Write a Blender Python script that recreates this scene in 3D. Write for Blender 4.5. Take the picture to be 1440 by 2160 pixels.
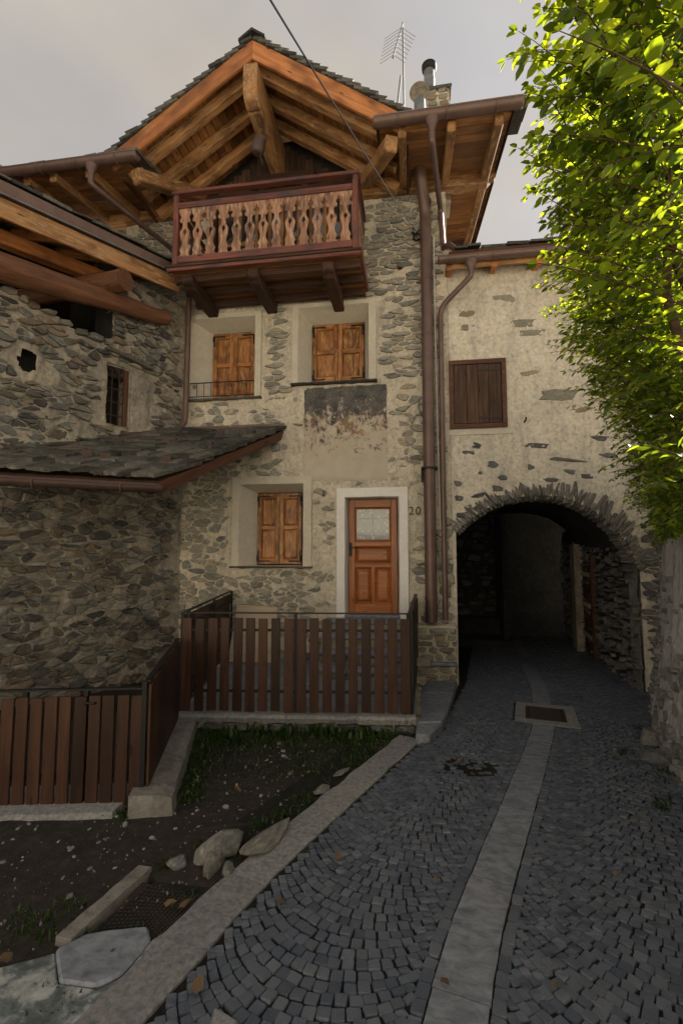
import bpy, bmesh, math, random
from mathutils import Vector, Matrix, noise
R = math.radians
V = Vector
random.seed(7)
sc = bpy.context.scene
for o in list(bpy.data.objects): bpy.data.objects.remove(o)
C = sc.collection

# ------------------------------------------------------------------ camera
FPX, CX, CY = 1000.0, 720.0, 1080.0
CAM = V((0, 0, 1.75)); YAW = R(8.5); PITCH = R(4.6)
cd = bpy.data.cameras.new('camera'); cam = bpy.data.objects.new('camera', cd); C.objects.link(cam)
cd.sensor_fit = 'VERTICAL'; cd.sensor_height = 36; cd.sensor_width = 24
cd.lens = FPX / 2160 * 36; cd.clip_start = 0.05; cd.clip_end = 3000
cam.location = CAM; cam.rotation_euler = (R(90) + PITCH, 0, YAW)
sc.camera = cam
MROT = cam.rotation_euler.to_matrix()

# ------------------------------------------------------------------ sky, sun, exposure
SUN_EL, SUN_AZ = 31.0, 44.0          # degrees; azimuth measured from +y towards +x
w = bpy.data.worlds.new('World'); sc.world = w; w.use_nodes = True
nt = w.node_tree; nt.nodes.clear()
def wn(t): return nt.nodes.new(t)
out = wn('ShaderNodeOutputWorld'); bg = wn('ShaderNodeBackground'); bg.inputs[1].default_value = 0.056
sky = wn('ShaderNodeTexSky'); sky.sky_type = 'NISHITA'; sky.sun_disc = False
sky.sun_elevation = R(SUN_EL); sky.sun_rotation = R(SUN_AZ); sky.altitude = 800; sky.air_density = 1.0; sky.dust_density = 1.5
tc = wn('ShaderNodeTexCoord'); mp = wn('ShaderNodeMapping'); mp.inputs['Scale'].default_value = (1.3, 1.3, 2.2); mp.inputs['Location'].default_value = (0.55, 0.1, 0.0)
nz = wn('ShaderNodeTexNoise'); nz.inputs['Scale'].default_value = 1.7; nz.inputs['Detail'].default_value = 5; nz.inputs['Roughness'].default_value = 0.5; nz.inputs['Distortion'].default_value = 0.3
rp = wn('ShaderNodeValToRGB'); rp.color_ramp.elements[0].position = 0.34; rp.color_ramp.elements[1].position = 0.54
rp.color_ramp.elements[0].color = (0.80, 0.80, 0.80, 1); rp.color_ramp.elements[1].color = (0.97, 0.97, 0.97, 1)
n2 = wn('ShaderNodeTexNoise'); n2.inputs['Scale'].default_value = 2.6; n2.inputs['Detail'].default_value = 4
rc = wn('ShaderNodeValToRGB'); rc.color_ramp.elements[0].position = 0.3; rc.color_ramp.elements[1].position = 0.72
rc.color_ramp.elements[0].color = (0.78, 0.70, 0.61, 1); rc.color_ramp.elements[1].color = (0.96, 0.865, 0.74, 1)
mu = wn('ShaderNodeVectorMath'); mu.operation = 'SCALE'; mu.inputs['Scale'].default_value = 2.75
mx = wn('ShaderNodeMix'); mx.data_type = 'RGBA'
L = nt.links.new
L(tc.outputs['Generated'], mp.inputs['Vector']); L(mp.outputs[0], nz.inputs['Vector']); L(mp.outputs[0], n2.inputs['Vector'])
L(nz.outputs['Fac'], rp.inputs[0]); L(n2.outputs['Fac'], rc.inputs[0]); L(rc.outputs[0], mu.inputs[0])
L(rp.outputs[0], mx.inputs[0]); L(sky.outputs[0], mx.inputs[6]); L(mu.outputs[0], mx.inputs[7])
L(mx.outputs[2], bg.inputs[0]); L(bg.outputs[0], out.inputs[0])
sl = bpy.data.lights.new('sun', 'SUN'); sl.energy = 5.0; sl.angle = R(0.6); sl.color = (1.0, 0.93, 0.80)
so = bpy.data.objects.new('sun', sl); C.objects.link(so)
sdir = V((math.sin(R(SUN_AZ)) * math.cos(R(SUN_EL)), math.cos(R(SUN_AZ)) * math.cos(R(SUN_EL)), math.sin(R(SUN_EL))))
so.rotation_euler = sdir.to_track_quat('Z', 'Y').to_euler(); so.location = sdir * 40
vs = sc.view_settings; vs.view_transform = 'Standard'; vs.look = 'None'; vs.gamma = 1; vs.use_curve_mapping = False; vs.exposure = 2.1

# ------------------------------------------------------------------ photo pixel -> place
def ray(px, py): return MROT @ V(((px - CX) / FPX, (CY - py) / FPX, -1))
def at(px, py, Y):
    d = ray(px, py); return CAM + d * (Y / d.y)
def onp(px, py, p0, n):
    d = ray(px, py); return CAM + d * ((p0 - CAM).dot(n) / d.dot(n))
SL = 0.056
def gz(y): return -SL * y
def gd(px, py, off=0.0):
    d = ray(px, py); return CAM + d * ((off - CAM.z) / (d.z + SL * d.y))
FY = 8.2                                   # plane of the house front

# ------------------------------------------------------------------ object helpers
def setp(o, label=None, cat=None, group=None, kind=None):
    if label: o['label'] = label
    if cat: o['category'] = cat
    if group: o['group'] = group
    if kind: o['kind'] = kind
    return o
ORG = {}
def thing(name, loc, label=None, cat=None, group=None):
    o = bpy.data.objects.new(name, None); C.objects.link(o); o.empty_display_size = 0.2
    o.location = loc; ORG[o] = V(loc); return setp(o, label, cat, group)
def link(name, me, mat, parent=None, M=None):
    o = bpy.data.objects.new(name, me); C.objects.link(o)
    if mat is not None and (len(me.materials) == 0): me.materials.append(mat)
    M = M if M is not None else Matrix.Identity(4)
    ORG[o] = M
    if parent is not None:
        o.parent = parent; pm = ORG[parent]
        o.matrix_parent_inverse = (Matrix.Translation(pm) if isinstance(pm, Vector) else pm).inverted()
    o.matrix_basis = M
    return o
class MB:
    def __init__(s): s.v = []; s.f = []
    def add(s, vs, fs):
        b = len(s.v); s.v += [tuple(p) for p in vs]; s.f += [tuple(i + b for i in f) for f in fs]; return s
    def box(s, x0, x1, y0, y1, z0, z1):
        return s.add([(x0,y0,z0),(x1,y0,z0),(x1,y1,z0),(x0,y1,z0),(x0,y0,z1),(x1,y0,z1),(x1,y1,z1),(x0,y1,z1)],
            [(3,2,1,0),(4,5,6,7),(0,1,5,4),(1,2,6,5),(2,3,7,6),(3,0,4,7)])
    def obox(s, p0, p1, wd, h, up=V((0,0,1))):
        p0 = V(p0); p1 = V(p1); x = (p1-p0).normalized(); y = V(up).cross(x).normalized(); z = x.cross(y)
        q = []
        for p in (p0, p1):
            for a, b in ((-1,-1),(1,-1),(1,1),(-1,1)): q.append(p + y*wd/2*a + z*h/2*b)
        return s.add(q, [(3,2,1,0),(4,5,6,7),(0,1,5,4),(1,2,6,5),(2,3,7,6),(3,0,4,7)])
    def prism(s, pts, ext):
        n = len(pts); ext = V(ext); pts = [V(p) for p in pts]
        return s.add(pts + [p + ext for p in pts], [tuple(range(n))[::-1], tuple(range(n, 2*n))] + [(i, (i+1) % n, n+(i+1) % n, n+i) for i in range(n)])
    def tube(s, path, r, seg=10, caps=True, r1=None):
        path = [V(p) for p in path]; n = len(path); rings = []
        u = None
        for i, p in enumerate(path):
            t = (path[min(i+1, n-1)] - path[max(i-1, 0)]).normalized()
            if u is None:
                u = t.cross(V((0,0,1)) if abs(t.z) < .9 else V((0,1,0))).normalized()
            else: u = (u - t * u.dot(t)).normalized()
            v = t.cross(u); rr = r if r1 is None else r + (r1 - r) * i / (n - 1)
            if isinstance(r, (list, tuple)): rr = r[i]
            rings.append([p + (u*math.cos(2*math.pi*k/seg) + v*math.sin(2*math.pi*k/seg)) * rr for k in range(seg)])
        fs = []
        for i in range(n-1):
            for k in range(seg): fs.append((i*seg+k, i*seg+(k+1) % seg, (i+1)*seg+(k+1) % seg, (i+1)*seg+k))
        if caps: fs += [tuple(range(seg))[::-1], tuple(range((n-1)*seg, n*seg))]
        return s.add([p for r_ in rings for p in r_], fs)
    def lathe(s, c, prof, seg=16):
        c = V(c); vs = []; fs = []
        for (r, z) in prof:
            for k in range(seg): vs.append(c + V((r*math.cos(2*math.pi*k/seg), r*math.sin(2*math.pi*k/seg), z)))
        for i in range(len(prof)-1):
            for k in range(seg): fs.append((i*seg+k, i*seg+(k+1) % seg, (i+1)*seg+(k+1) % seg, (i+1)*seg+k))
        fs += [tuple(range(seg))[::-1], tuple(range((len(prof)-1)*seg, len(prof)*seg))]
        return s.add(vs, fs)
    def mesh(s, name, smooth=False, bevel=0, angle=None):
        me = bpy.data.meshes.new(name); me.from_pydata(s.v, [], s.f)
        if bevel:
            bm = bmesh.new(); bm.from_mesh(me); bmesh.ops.recalc_face_normals(bm, faces=bm.faces)
            es = [e for e in bm.edges if len(e.link_faces) == 2 and e.calc_face_angle(0) > R(30)]
            bmesh.ops.bevel(bm, geom=es, offset=bevel, segments=1, affect='EDGES', clamp_overlap=True)
            bm.to_mesh(me); bm.free()
        if smooth: me.polygons.foreach_set('use_smooth', [True]*len(me.polygons)); 
        me.update(); return me
    def build(s, name, mat, parent=None, smooth=False, bevel=0):
        me = s.mesh(name, smooth, bevel)
        if smooth:
            try: me.set_sharp_from_angle(angle=R(50))
            except Exception: pass
        return link(name, me, mat, parent)
def frame_mat(p0, xdir, up):
    x = V(xdir).normalized(); y = V(up).cross(x).normalized(); z = x.cross(y)
    M = Matrix.Identity(4)
    for i in range(3): M[i][0] = x[i]; M[i][1] = y[i]; M[i][2] = z[i]; M[i][3] = p0[i]
    return M
def beam(name, p0, p1, wd, h, mat, parent, up=V((0,0,1)), bevel=.006, wob=0.0):
    """timber from p0 to p1, its own x axis along the grain"""
    p0 = V(p0); p1 = V(p1); Ln = (p1-p0).length
    mb = MB()
    if wob:
        n = max(3, int(Ln/.25)); 
        for i in range(n+1):
            for a, b in ((-1,-1),(1,-1),(1,1),(-1,1)):
                k = noise.noise(V((i*.7 + p0.x*9, a*3.1+p0.z*5, b*2.3)))*wob
                mb.v.append((Ln*i/n, wd/2*a + k, h/2*b + k))
        for i in range(n):
            for k in range(4): mb.f.append((i*4+k, i*4+(k+1) % 4, i*4+4+(k+1) % 4, i*4+4+k))
        mb.f += [(3,2,1,0), tuple(n*4+k for k in range(4))]
    else: mb.box(0, Ln, -wd/2, wd/2, -h/2, h/2)
    me = mb.mesh(name, bevel=bevel)
    return link(name, me, mat, parent, frame_mat(p0, p1-p0, up))
def log(name, p0, p1, r, mat, parent, seg=16, taper=1.0):
    p0 = V(p0); p1 = V(p1); Ln = (p1-p0).length; n = 10
    mb = MB(); mb.tube([(Ln*i/n, noise.noise(V((i*.5, p0.z, 1)))*.02, noise.noise(V((i*.5, p0.z, 7)))*.02) for i in range(n+1)], [r*(1+(taper-1)*i/n) for i in range(n+1)], seg)
    me = mb.mesh(name, smooth=True)
    try: me.set_sharp_from_angle(angle=R(50))
    except Exception: pass
    return link(name, me, mat, parent, frame_mat(p0, p1-p0, V((0,0,1))))

# ------------------------------------------------------------------ materials
MATS = {}
def nodes(name):
    m = bpy.data.materials.new(name); m.use_nodes = True; t = m.node_tree; t.nodes.clear()
    o = t.nodes.new('ShaderNodeOutputMaterial'); b = t.nodes.new('ShaderNodeBsdfPrincipled'); t.links.new(b.outputs[0], o.inputs[0])
    MATS[name] = m
    return m, t, b, o
def N(t, typ, **kw):
    n = t.nodes.new(typ)
    for k, v in kw.items():
        if k in n.inputs: n.inputs[k].default_value = v
        else: setattr(n, k, v)
    return n
def ramp(t, fac, stops):
    r = t.nodes.new('ShaderNodeValToRGB'); e = r.color_ramp.elements
    while len(e) < len(stops): e.new(0.5)
    for i, (p, c) in enumerate(stops): e[i].position = p; e[i].color = (*c, 1) if len(c) == 3 else c
    t.links.new(fac, r.inputs[0]); return r.outputs[0]
def mixc(t, fac, a, b, mode='MIX'):
    m = t.nodes.new('ShaderNodeMix'); m.data_type = 'RGBA'; m.blend_type = mode
    for i, x in ((0, fac), (6, a), (7, b)):
        if hasattr(x, 'is_output') or isinstance(x, bpy.types.NodeSocket): t.links.new(x, m.inputs[i])
        else: m.inputs[i].default_value = x if i == 0 else ((*x, 1) if len(x) == 3 else x)
    return m.outputs[2]
def coords(t, scale=(1,1,1), rnd=True):
    c = N(t, 'ShaderNodeTexCoord'); m = N(t, 'ShaderNodeMapping'); m.inputs['Scale'].default_value = scale
    t.links.new(c.outputs['Object'], m.inputs['Vector'])
    if rnd:
        oi = N(t, 'ShaderNodeObjectInfo'); k = N(t, 'ShaderNodeVectorMath', operation='SCALE'); k.inputs[0].default_value = (37, 51, 23)
        t.links.new(oi.outputs['Random'], k.inputs['Scale']); t.links.new(k.outputs[0], m.inputs['Location'])
    return m.outputs[0]
def noise_n(t, vec, scale, detail=5, rough=.55, dist=0):
    n = N(t, 'ShaderNodeTexNoise', Scale=scale, Detail=detail, Roughness=rough, Distortion=dist); t.links.new(vec, n.inputs['Vector']); return n.outputs['Fac']
def bump(t, b, h, strength=.5, dist=.01, prev=None):
    n = N(t, 'ShaderNodeBump', Strength=strength, Distance=dist); t.links.new(h, n.inputs['Height'])
    if prev is not None: t.links.new(prev, n.inputs['Normal'])
    t.links.new(n.outputs[0], b.inputs['Normal']); return n.outputs[0]
def rnd_val(t):
    oi = N(t, 'ShaderNodeObjectInfo'); at_ = N(t, 'ShaderNodeAttribute', attribute_name='rnd')
    a = N(t, 'ShaderNodeMath', operation='ADD'); f = N(t, 'ShaderNodeMath', operation='FRACT')
    t.links.new(oi.outputs['Random'], a.inputs[0]); t.links.new(at_.outputs['Fac'], a.inputs[1]); t.links.new(a.outputs[0], f.inputs[0]); return f.outputs[0]
def m_wood(name, cols, rough=.55, spec=.3, var=.35, stain=None, grain=1.0, worn=None):
    m, t, b, o = nodes(name)
    g = noise_n(t, coords(t, (.9*grain, 14*grain, 14*grain)), 1.6, 4, .6, .6)
    f = noise_n(t, coords(t, (4*grain, 120*grain, 120*grain)), 1.0, 3, .7)
    lo = noise_n(t, coords(t, (1.5, 3, 3)), 1.3, 2)
    a = N(t, 'ShaderNodeMath', operation='MULTIPLY_ADD'); a.inputs[1].default_value = .3
    t.links.new(f, a.inputs[0]); t.links.new(g, a.inputs[2])
    s = N(t, 'ShaderNodeMath', operation='SUBTRACT'); s.inputs[1].default_value = .15; t.links.new(a.outputs[0], s.inputs[0])
    c = ramp(t, s.outputs[0], [(.25, cols[0]), (.5, cols[1]), (.75, cols[2])])
    # knots
    kv = N(t, 'ShaderNodeTexVoronoi', Scale=1.0); t.links.new(coords(t, (2.2, 9, 9)), kv.inputs['Vector'])
    kk = ramp(t, kv.outputs['Distance'], [(.06, (1,1,1)), (.14, (0,0,0))])
    c = mixc(t, kk, c, tuple(x*.35 for x in cols[0]))
    r = rnd_val(t)
    hs = N(t, 'ShaderNodeHueSaturation'); mr = N(t, 'ShaderNodeMapRange'); mr.inputs[3].default_value = 1-var; mr.inputs[4].default_value = 1+var
    t.links.new(r, mr.inputs[0]); t.links.new(mr.outputs[0], hs.inputs['Value']); t.links.new(c, hs.inputs['Color']); c = hs.outputs[0]
    if stain is not None:
        st = ramp(t, lo, [(.45, (0,0,0)), (.7, (1,1,1))]); c = mixc(t, st, c, stain)
    if worn is not None:
        wv = ramp(t, noise_n(t, coords(t, (2.5, 9, 9)), 2.3, 5, .65), [(.5, (0,0,0)), (.66, (1,1,1))]); c = mixc(t, wv, c, worn)
    t.links.new(c, b.inputs['Base Color']); b.inputs['Roughness'].default_value = rough; b.inputs['Specular IOR Level'].default_value = spec
    bump(t, b, s.outputs[0], .35, .004)
    return m
def m_stone(name, cols, bs=14, rough=.85, bd=.012, bst=.8, fol=None, lime=.55):
    """cols: list of colours picked at random per stone"""
    m, t, b, o = nodes(name)
    r = rnd_val(t); k = len(cols)
    rr = t.nodes.new('ShaderNodeValToRGB'); e = rr.color_ramp.elements
    while len(e) < k: e.new(.5)
    for i, c_ in enumerate(cols): e[i].position = (i+.0)/(k-1); e[i].color = (*c_, 1)
    t.links.new(r, rr.inputs[0]); c = rr.outputs[0]
    vec = coords(t, fol or (1, 1, 2.4))
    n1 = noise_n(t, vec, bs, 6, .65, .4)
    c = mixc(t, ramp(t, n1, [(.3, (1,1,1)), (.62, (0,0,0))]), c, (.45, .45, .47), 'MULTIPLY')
    n2 = noise_n(t, coords(t, (1,1,1)), 5, 3)
    c = mixc(t, ramp(t, n2, [(.56, (0,0,0)), (.72, (lime,lime,lime))]), c, (.40, .36, .28))
    t.links.new(c, b.inputs['Base Color']); b.inputs['Roughness'].default_value = rough; b.inputs['Specular IOR Level'].default_value = .25
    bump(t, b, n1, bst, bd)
    return m
def m_plaster(name, c1, c2, c3, sc1=.9, sc2=6, rough=.92, bst=.6, bd=.01, fine=60, dark=None, mott=1.0):
    m, t, b, o = nodes(name)
    vec = coords(t, (1,1,1), rnd=False)
    a = noise_n(t, vec, sc1, 5, .6, .5); b2 = noise_n(t, vec, sc2, 6, .65, .3); f = noise_n(t, vec, fine, 4, .6)
    c = ramp(t, a, [(.35, c1), (.65, c2)])
    c = mixc(t, ramp(t, b2, [(.5, (0,0,0)), (.7, (.8,.8,.8))]), c, c3)
    if dark is not None:
        d = noise_n(t, coords(t, (1.6,1.6,.35), rnd=False), 2.6, 6, .7, .2); c = mixc(t, ramp(t, d, [(.52, (0,0,0)), (.72, (1,1,1))]), c, dark)
    g_ = noise_n(t, vec, 17, 5, .7, .3); c = mixc(t, mott, c, ramp(t, g_, [(.32, (.62,.61,.60)), (.5, (.95,.95,.95)), (.68, (1.1,1.1,1.1))]), 'MULTIPLY')
    c = mixc(t, ramp(t, f, [(.35, (.35,.35,.35)), (.55, (0,0,0))]), c, tuple(x*.6 for x in c3))
    t.links.new(c, b.inputs['Base Color']); b.inputs['Roughness'].default_value = rough; b.inputs['Specular IOR Level'].default_value = .2
    h = N(t, 'ShaderNodeMath', operation='MULTIPLY_ADD'); h.inputs[1].default_value = .35; t.links.new(f, h.inputs[0]); t.links.new(b2, h.inputs[2])
    bump(t, b, h.outputs[0], bst, bd)
    return m
def m_metal(name, col, rough=.42, met=.55, var=.25):
    m, t, b, o = nodes(name)
    n1 = noise_n(t, coords(t, (1,1,1), rnd=False), 3.5, 6, .65, .3)
    c = ramp(t, n1, [(.3, tuple(x*(1-var) for x in col)), (.7, tuple(x*(1+var) for x in col))])
    t.links.new(c, b.inputs['Base Color']); b.inputs['Metallic'].default_value = met
    rr = N(t, 'ShaderNodeMapRange'); rr.inputs[3].default_value = rough-.1; rr.inputs[4].default_value = rough+.18; t.links.new(n1, rr.inputs[0]); t.links.new(rr.outputs[0], b.inputs['Roughness'])
    return m
def m_flat(name, col, rough=.7, spec=.3):
    m, t, b, o = nodes(name); n1 = noise_n(t, coords(t), 9, 5, .6)
    c = ramp(t, n1, [(.3, tuple(x*.75 for x in col)), (.7, tuple(min(1, x*1.15) for x in col))])
    t.links.new(c, b.inputs['Base Color']); b.inputs['Roughness'].default_value = rough; b.inputs['Specular IOR Level'].default_value = spec
    bump(t, b, n1, .2, .004); return m

m_wood('honey', [(.15,.066,.026), (.34,.17,.07), (.47,.27,.12)], .55, stain=(.17,.085,.038), worn=(.40,.27,.15))                 # rafters and beams
m_wood('soffit', [(.16,.07,.025), (.29,.135,.048), (.38,.19,.07)], .55, var=.35, stain=(.14,.065,.027))
m_wood('barge', [(.24,.08,.028), (.40,.155,.052), (.50,.23,.085)], .5, stain=(.18,.07,.028))
m_wood('shutter_wood', [(.13,.045,.013), (.31,.125,.037), (.44,.20,.065)], .42, spec=.4, var=.28, stain=(.12,.045,.016), worn=(.46,.25,.10))
m_wood('door_wood', [(.16,.045,.010), (.30,.095,.022), (.40,.14,.035)], .38, spec=.45, var=.12)
m_wood('balcony_wood', [(.15,.07,.042), (.30,.155,.095), (.39,.22,.14)], .5, var=.2, stain=(.13,.068,.05), worn=(.46,.31,.21))
m_wood('rail_wood', [(.07,.022,.016), (.16,.055,.04), (.22,.085,.065)], .45, var=.2, stain=(.06,.04,.045))
m_wood('old_beam', [(.018,.009,.006), (.045,.022,.014), (.085,.042,.025)], .65, var=.3)
m_wood('log_wood', [(.06,.026,.014), (.13,.058,.030), (.19,.09,.05)], .6, var=.15)
m_wood('fence_wood', [(.018,.008,.005), (.037,.0155,.009), (.060,.026,.0145)], .5, var=.45)
m_wood('grey_wood', [(.022,.012,.008), (.055,.030,.019), (.11,.065,.042)], .7, var=.35)
m_wood('frame_wood', [(.05,.02,.012), (.085,.036,.02), (.12,.055,.03)], .55, var=.2)
m_wood('pale_wood', [(.40,.32,.22), (.52,.43,.31), (.58,.49,.37)], .6, var=.1)
m_stone('stone', [(.22,.225,.20), (.35,.325,.27), (.27,.28,.25), (.40,.345,.26), (.17,.175,.17), (.45,.39,.30), (.30,.305,.27), (.38,.355,.31)])
m_stone('barn_stone', [(.15,.155,.145), (.31,.28,.23), (.08,.08,.082), (.24,.195,.14), (.062,.062,.068), (.35,.32,.27), (.175,.18,.165), (.105,.105,.103)])
m_stone('patch_stone', [(.34,.32,.26), (.30,.23,.15), (.27,.27,.22), (.38,.34,.27)], bst=.5)
m_stone('wall_cobble', [(.24,.24,.235), (.30,.29,.275), (.17,.172,.175), (.35,.345,.335)])
m_stone('arch_stone', [(.20,.195,.185), (.28,.265,.24), (.13,.13,.13), (.34,.32,.285), (.24,.23,.21)])
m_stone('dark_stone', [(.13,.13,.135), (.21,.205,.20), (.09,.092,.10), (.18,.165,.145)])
m_stone('slate', [(.055,.055,.05), (.12,.115,.10), (.03,.032,.032), (.17,.165,.145), (.075,.078,.07)], bs=9, fol=(3, 3, 3), rough=.7, lime=.2)
m_stone('cobble', [(.105,.126,.168), (.138,.160,.205), (.085,.102,.138), (.165,.184,.222), (.120,.138,.172)], bs=14, fol=(.5, 3, 1), rough=.55, bd=.003, bst=.5, lime=.04)
m_stone('slab', [(.20,.222,.268), (.245,.265,.31), (.222,.242,.288)], bs=11, fol=(1, 1.6, 1), rough=.7, bd=.004, bst=.6, lime=.1)
m_stone('kerb_stone', [(.25,.252,.26), (.29,.29,.292), (.22,.223,.23)], bs=34, fol=(1, 1, 1), rough=.85, bd=.004, bst=.5, lime=.2)
m_stone('rock', [(.13,.137,.145), (.20,.198,.18), (.16,.15,.13)], bs=7, fol=(1, 1, 1), rough=.9)
m_plaster('mortar', (.66,.59,.47), (.49,.45,.38), (.73,.66,.54), 1.1, 6, bst=1, bd=.03, dark=(.33,.305,.26))
m_plaster('barn_mortar', (.42,.375,.30), (.25,.225,.19), (.52,.47,.39), 1.3, 7, bst=1, bd=.025, dark=(.14,.13,.12))
m_plaster('plaster', (.70,.635,.525), (.56,.52,.445), (.75,.695,.60), .7, 4, bst=1, bd=.02, dark=(.40,.375,.335))
m_plaster('surround', (.60,.56,.47), (.52,.485,.41), (.63,.59,.51), 2, 9, bst=.25, bd=.004, mott=.25)
m_plaster('white_paint', (.80,.78,.755), (.74,.725,.70), (.82,.80,.78), 2, 9, bst=.25, bd=.004, mott=.1)
m_plaster('concrete', (.54,.535,.525), (.38,.377,.372), (.60,.595,.585), 1.5, 9, bst=1, bd=.02, dark=(.06,.058,.055))
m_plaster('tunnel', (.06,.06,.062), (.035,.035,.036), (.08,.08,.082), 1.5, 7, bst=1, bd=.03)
m_plaster('soil', (.030,.026,.023), (.042,.036,.031), (.06,.053,.046), 1.3, 14, bst=1, bd=.02, fine=90)
m_plaster('dry_earth', (.50,.44,.35), (.44,.39,.31), (.40,.37,.27), .3, 2.2, bst=1, bd=.03)  # ground colour raised to bounce sunlight onto the house front
m_plaster('kerb_concrete', (.24,.232,.215), (.17,.165,.155), (.28,.27,.255), 1.5, 9, bst=1, bd=.02, dark=(.09,.088,.08))
m_plaster('joint', (.014,.014,.013), (.022,.021,.019), (.017,.024,.010), 1.2, 9, bst=1, bd=.01)
m_metal('copper', (.135,.086,.075), .42, .3)
m_metal('copper_dark', (.075,.046,.040), .5, .3)
m_metal('iron', (.018,.018,.02), .5, .6)
m_metal('steel', (.20,.21,.23), .5, .6)
m_metal('rust', (.05,.036,.03), .7, .3)
m_flat('conduit', (.55,.53,.48), .5)
m_flat('cable_black', (.016,.016,.02), .9, .02)
m_flat('dark_room', (.02,.018,.016), .9)  # near-black base standing in for unlit interiors and shade
m_flat('terracotta', (.50,.20,.09), .8)
m_flat('moss', (.05,.08,.02), .95)
m_flat("dry_leaf", (.12,.08,.045), .8)
m_flat('curtain', (.58,.56,.50), .9)
def m_glass():
    m, t, b, o = nodes('glass'); b.inputs['Base Color'].default_value = (.03,.035,.04,1); b.inputs['Roughness'].default_value = .06; b.inputs['Specular IOR Level'].default_value = 1.0
    b.inputs['Coat Weight'].default_value = 1; b.inputs['Coat Roughness'].default_value = .03
    n1 = noise_n(t, coords(t), 1.2, 2); bump(t, b, n1, .08, .02)
m_glass()
def m_frost():
    m, t, b, o = nodes('lace_glass')
    vec = coords(t, (1,1,1)); v = N(t, 'ShaderNodeTexVoronoi', Scale=16); t.links.new(vec, v.inputs['Vector'])
    c = ramp(t, v.outputs['Distance'], [(.15, (.42,.45,.43)), (.4, (.22,.25,.25))])
    t.links.new(c, b.inputs['Base Color']); b.inputs['Roughness'].default_value = .12; b.inputs['Coat Weight'].default_value = .7
m_frost()
def m_leaf(name, c1, c2, tr, mix_=.45):
    m, t, b, o = nodes(name)
    r = rnd_val(t); c = ramp(t, r, [(0, c1), (1, c2)])
    ct = ramp(t, r, [(0, tuple(x*.16 for x in tr)), (.45, tuple(x*.55 for x in tr)), (1, tuple(min(.98, x*1.5) for x in tr))])
    t.links.new(c, b.inputs['Base Color']); b.inputs['Roughness'].default_value = .38; b.inputs['Specular IOR Level'].default_value = .4
    tl = N(t, 'ShaderNodeBsdfTranslucent'); t.links.new(ct, tl.inputs[0])
    ms = N(t, 'ShaderNodeMixShader'); ms.inputs[0].default_value = mix_
    t.links.new(b.outputs[0], ms.inputs[1]); t.links.new(tl.outputs[0], ms.inputs[2]); t.links.new(ms.outputs[0], o.inputs[0])
m_leaf('leaf', (.018,.050,.010), (.045,.10,.018), (.58,.76,.02), .48)
m_leaf('grass', (.02,.05,.010), (.05,.09,.018), (.08,.16,.02))
def m_fresco():
    m, t, b, o = nodes('fresco')
    c0 = N(t, 'ShaderNodeTexCoord'); sp = N(t, 'ShaderNodeSeparateXYZ'); t.links.new(c0.outputs['Generated'], sp.inputs[0])
    vec = coords(t, (1,1,1), rnd=False)
    big = noise_n(t, vec, 4, 5, .6, .6); fl = noise_n(t, coords(t, (1,1,.8), rnd=False), 9, 9, .75, .4); sp2 = noise_n(t, vec, 45, 4, .7)
    base = ramp(t, noise_n(t, vec, 2.5, 5), [(.3, (.42,.37,.29)), (.7, (.53,.48,.40))])
    cols = ramp(t, big, [(.33, (.035,.035,.045)), (.45, (.10,.085,.07)), (.5, (.28,.10,.075)), (.56, (.34,.22,.08)), (.63, (.12,.115,.11)), (.72, (.40,.33,.25))])
    top = ramp(t, sp.outputs['Z'], [(.52, (0,0,0)), (.74, (1,1,1))])
    pig = mixc(t, top, cols, ramp(t, big, [(.3, (.03,.031,.038)), (.75, (.16,.145,.13))]))
    mk = N(t, 'ShaderNodeMath', operation='MULTIPLY_ADD'); mk.inputs[1].default_value = .42; t.links.new(sp.outputs['Z'], mk.inputs[0]); t.links.new(fl, mk.inputs[2])
    mask = ramp(t, mk.outputs[0], [(.70, (0,0,0)), (.79, (1,1,1))])
    c = mixc(t, mask, base, pig)
    c = mixc(t, ramp(t, sp2, [(.60, (0,0,0)), (.68, (1,1,1))]), c, (.46,.42,.34))
    t.links.new(c, b.inputs['Base Color']); b.inputs['Roughness'].default_value = .9
    bump(t, b, fl, .5, .006)
m_fresco()
G = MATS

# ------------------------------------------------------------------ stone pieces
def stone_shape(seed, n=9):
    """front faces -y, unit size: x,z in -.5...5, proud side y=-1, sunk side y=+1"""
    rn = random.Random(seed); vs = []; fs = []
    ang = sorted([(k + rn.uniform(-.36, .36)) / n * 2*math.pi for k in range(n)])
    sq = rn.uniform(.25, .6); rad = []
    for a in ang:
        c, s_ = math.cos(a), math.sin(a); e = (abs(c)**(2/sq) + abs(s_)**(2/sq))**(-sq/2); rad.append(.5*e*rn.uniform(.74, 1.04))
    tx, tz_ = rn.uniform(-.5,.5), rn.uniform(-.5,.5)
    for (k, y) in ((1.02, 1.0), (.99, -.25), (.90, -.80)):
        for a, r in zip(ang, rad):
            q = rn.uniform(.95, 1.04); x, z = r*k*q*math.cos(a), r*k*q*math.sin(a); vs.append((x, y + ((rn.uniform(-.22, .22) + tx*x + tz_*z) if y < 0 else 0), z))
    vs.append((rn.uniform(-.12,.12), -.95 + rn.uniform(-.2,.15), rn.uniform(-.12,.12)))
    for i in range(2):
        for k in range(n): fs.append((i*n+k, i*n+(k+1) % n, (i+1)*n+(k+1) % n, (i+1)*n+k))
    for k in range(n): fs.append((2*n+k, 2*n+(k+1) % n, 3*n))
    return vs, fs
POOL = [stone_shape(100+i, 6 + i % 4) for i in range(18)]
POOLM = {}
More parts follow.
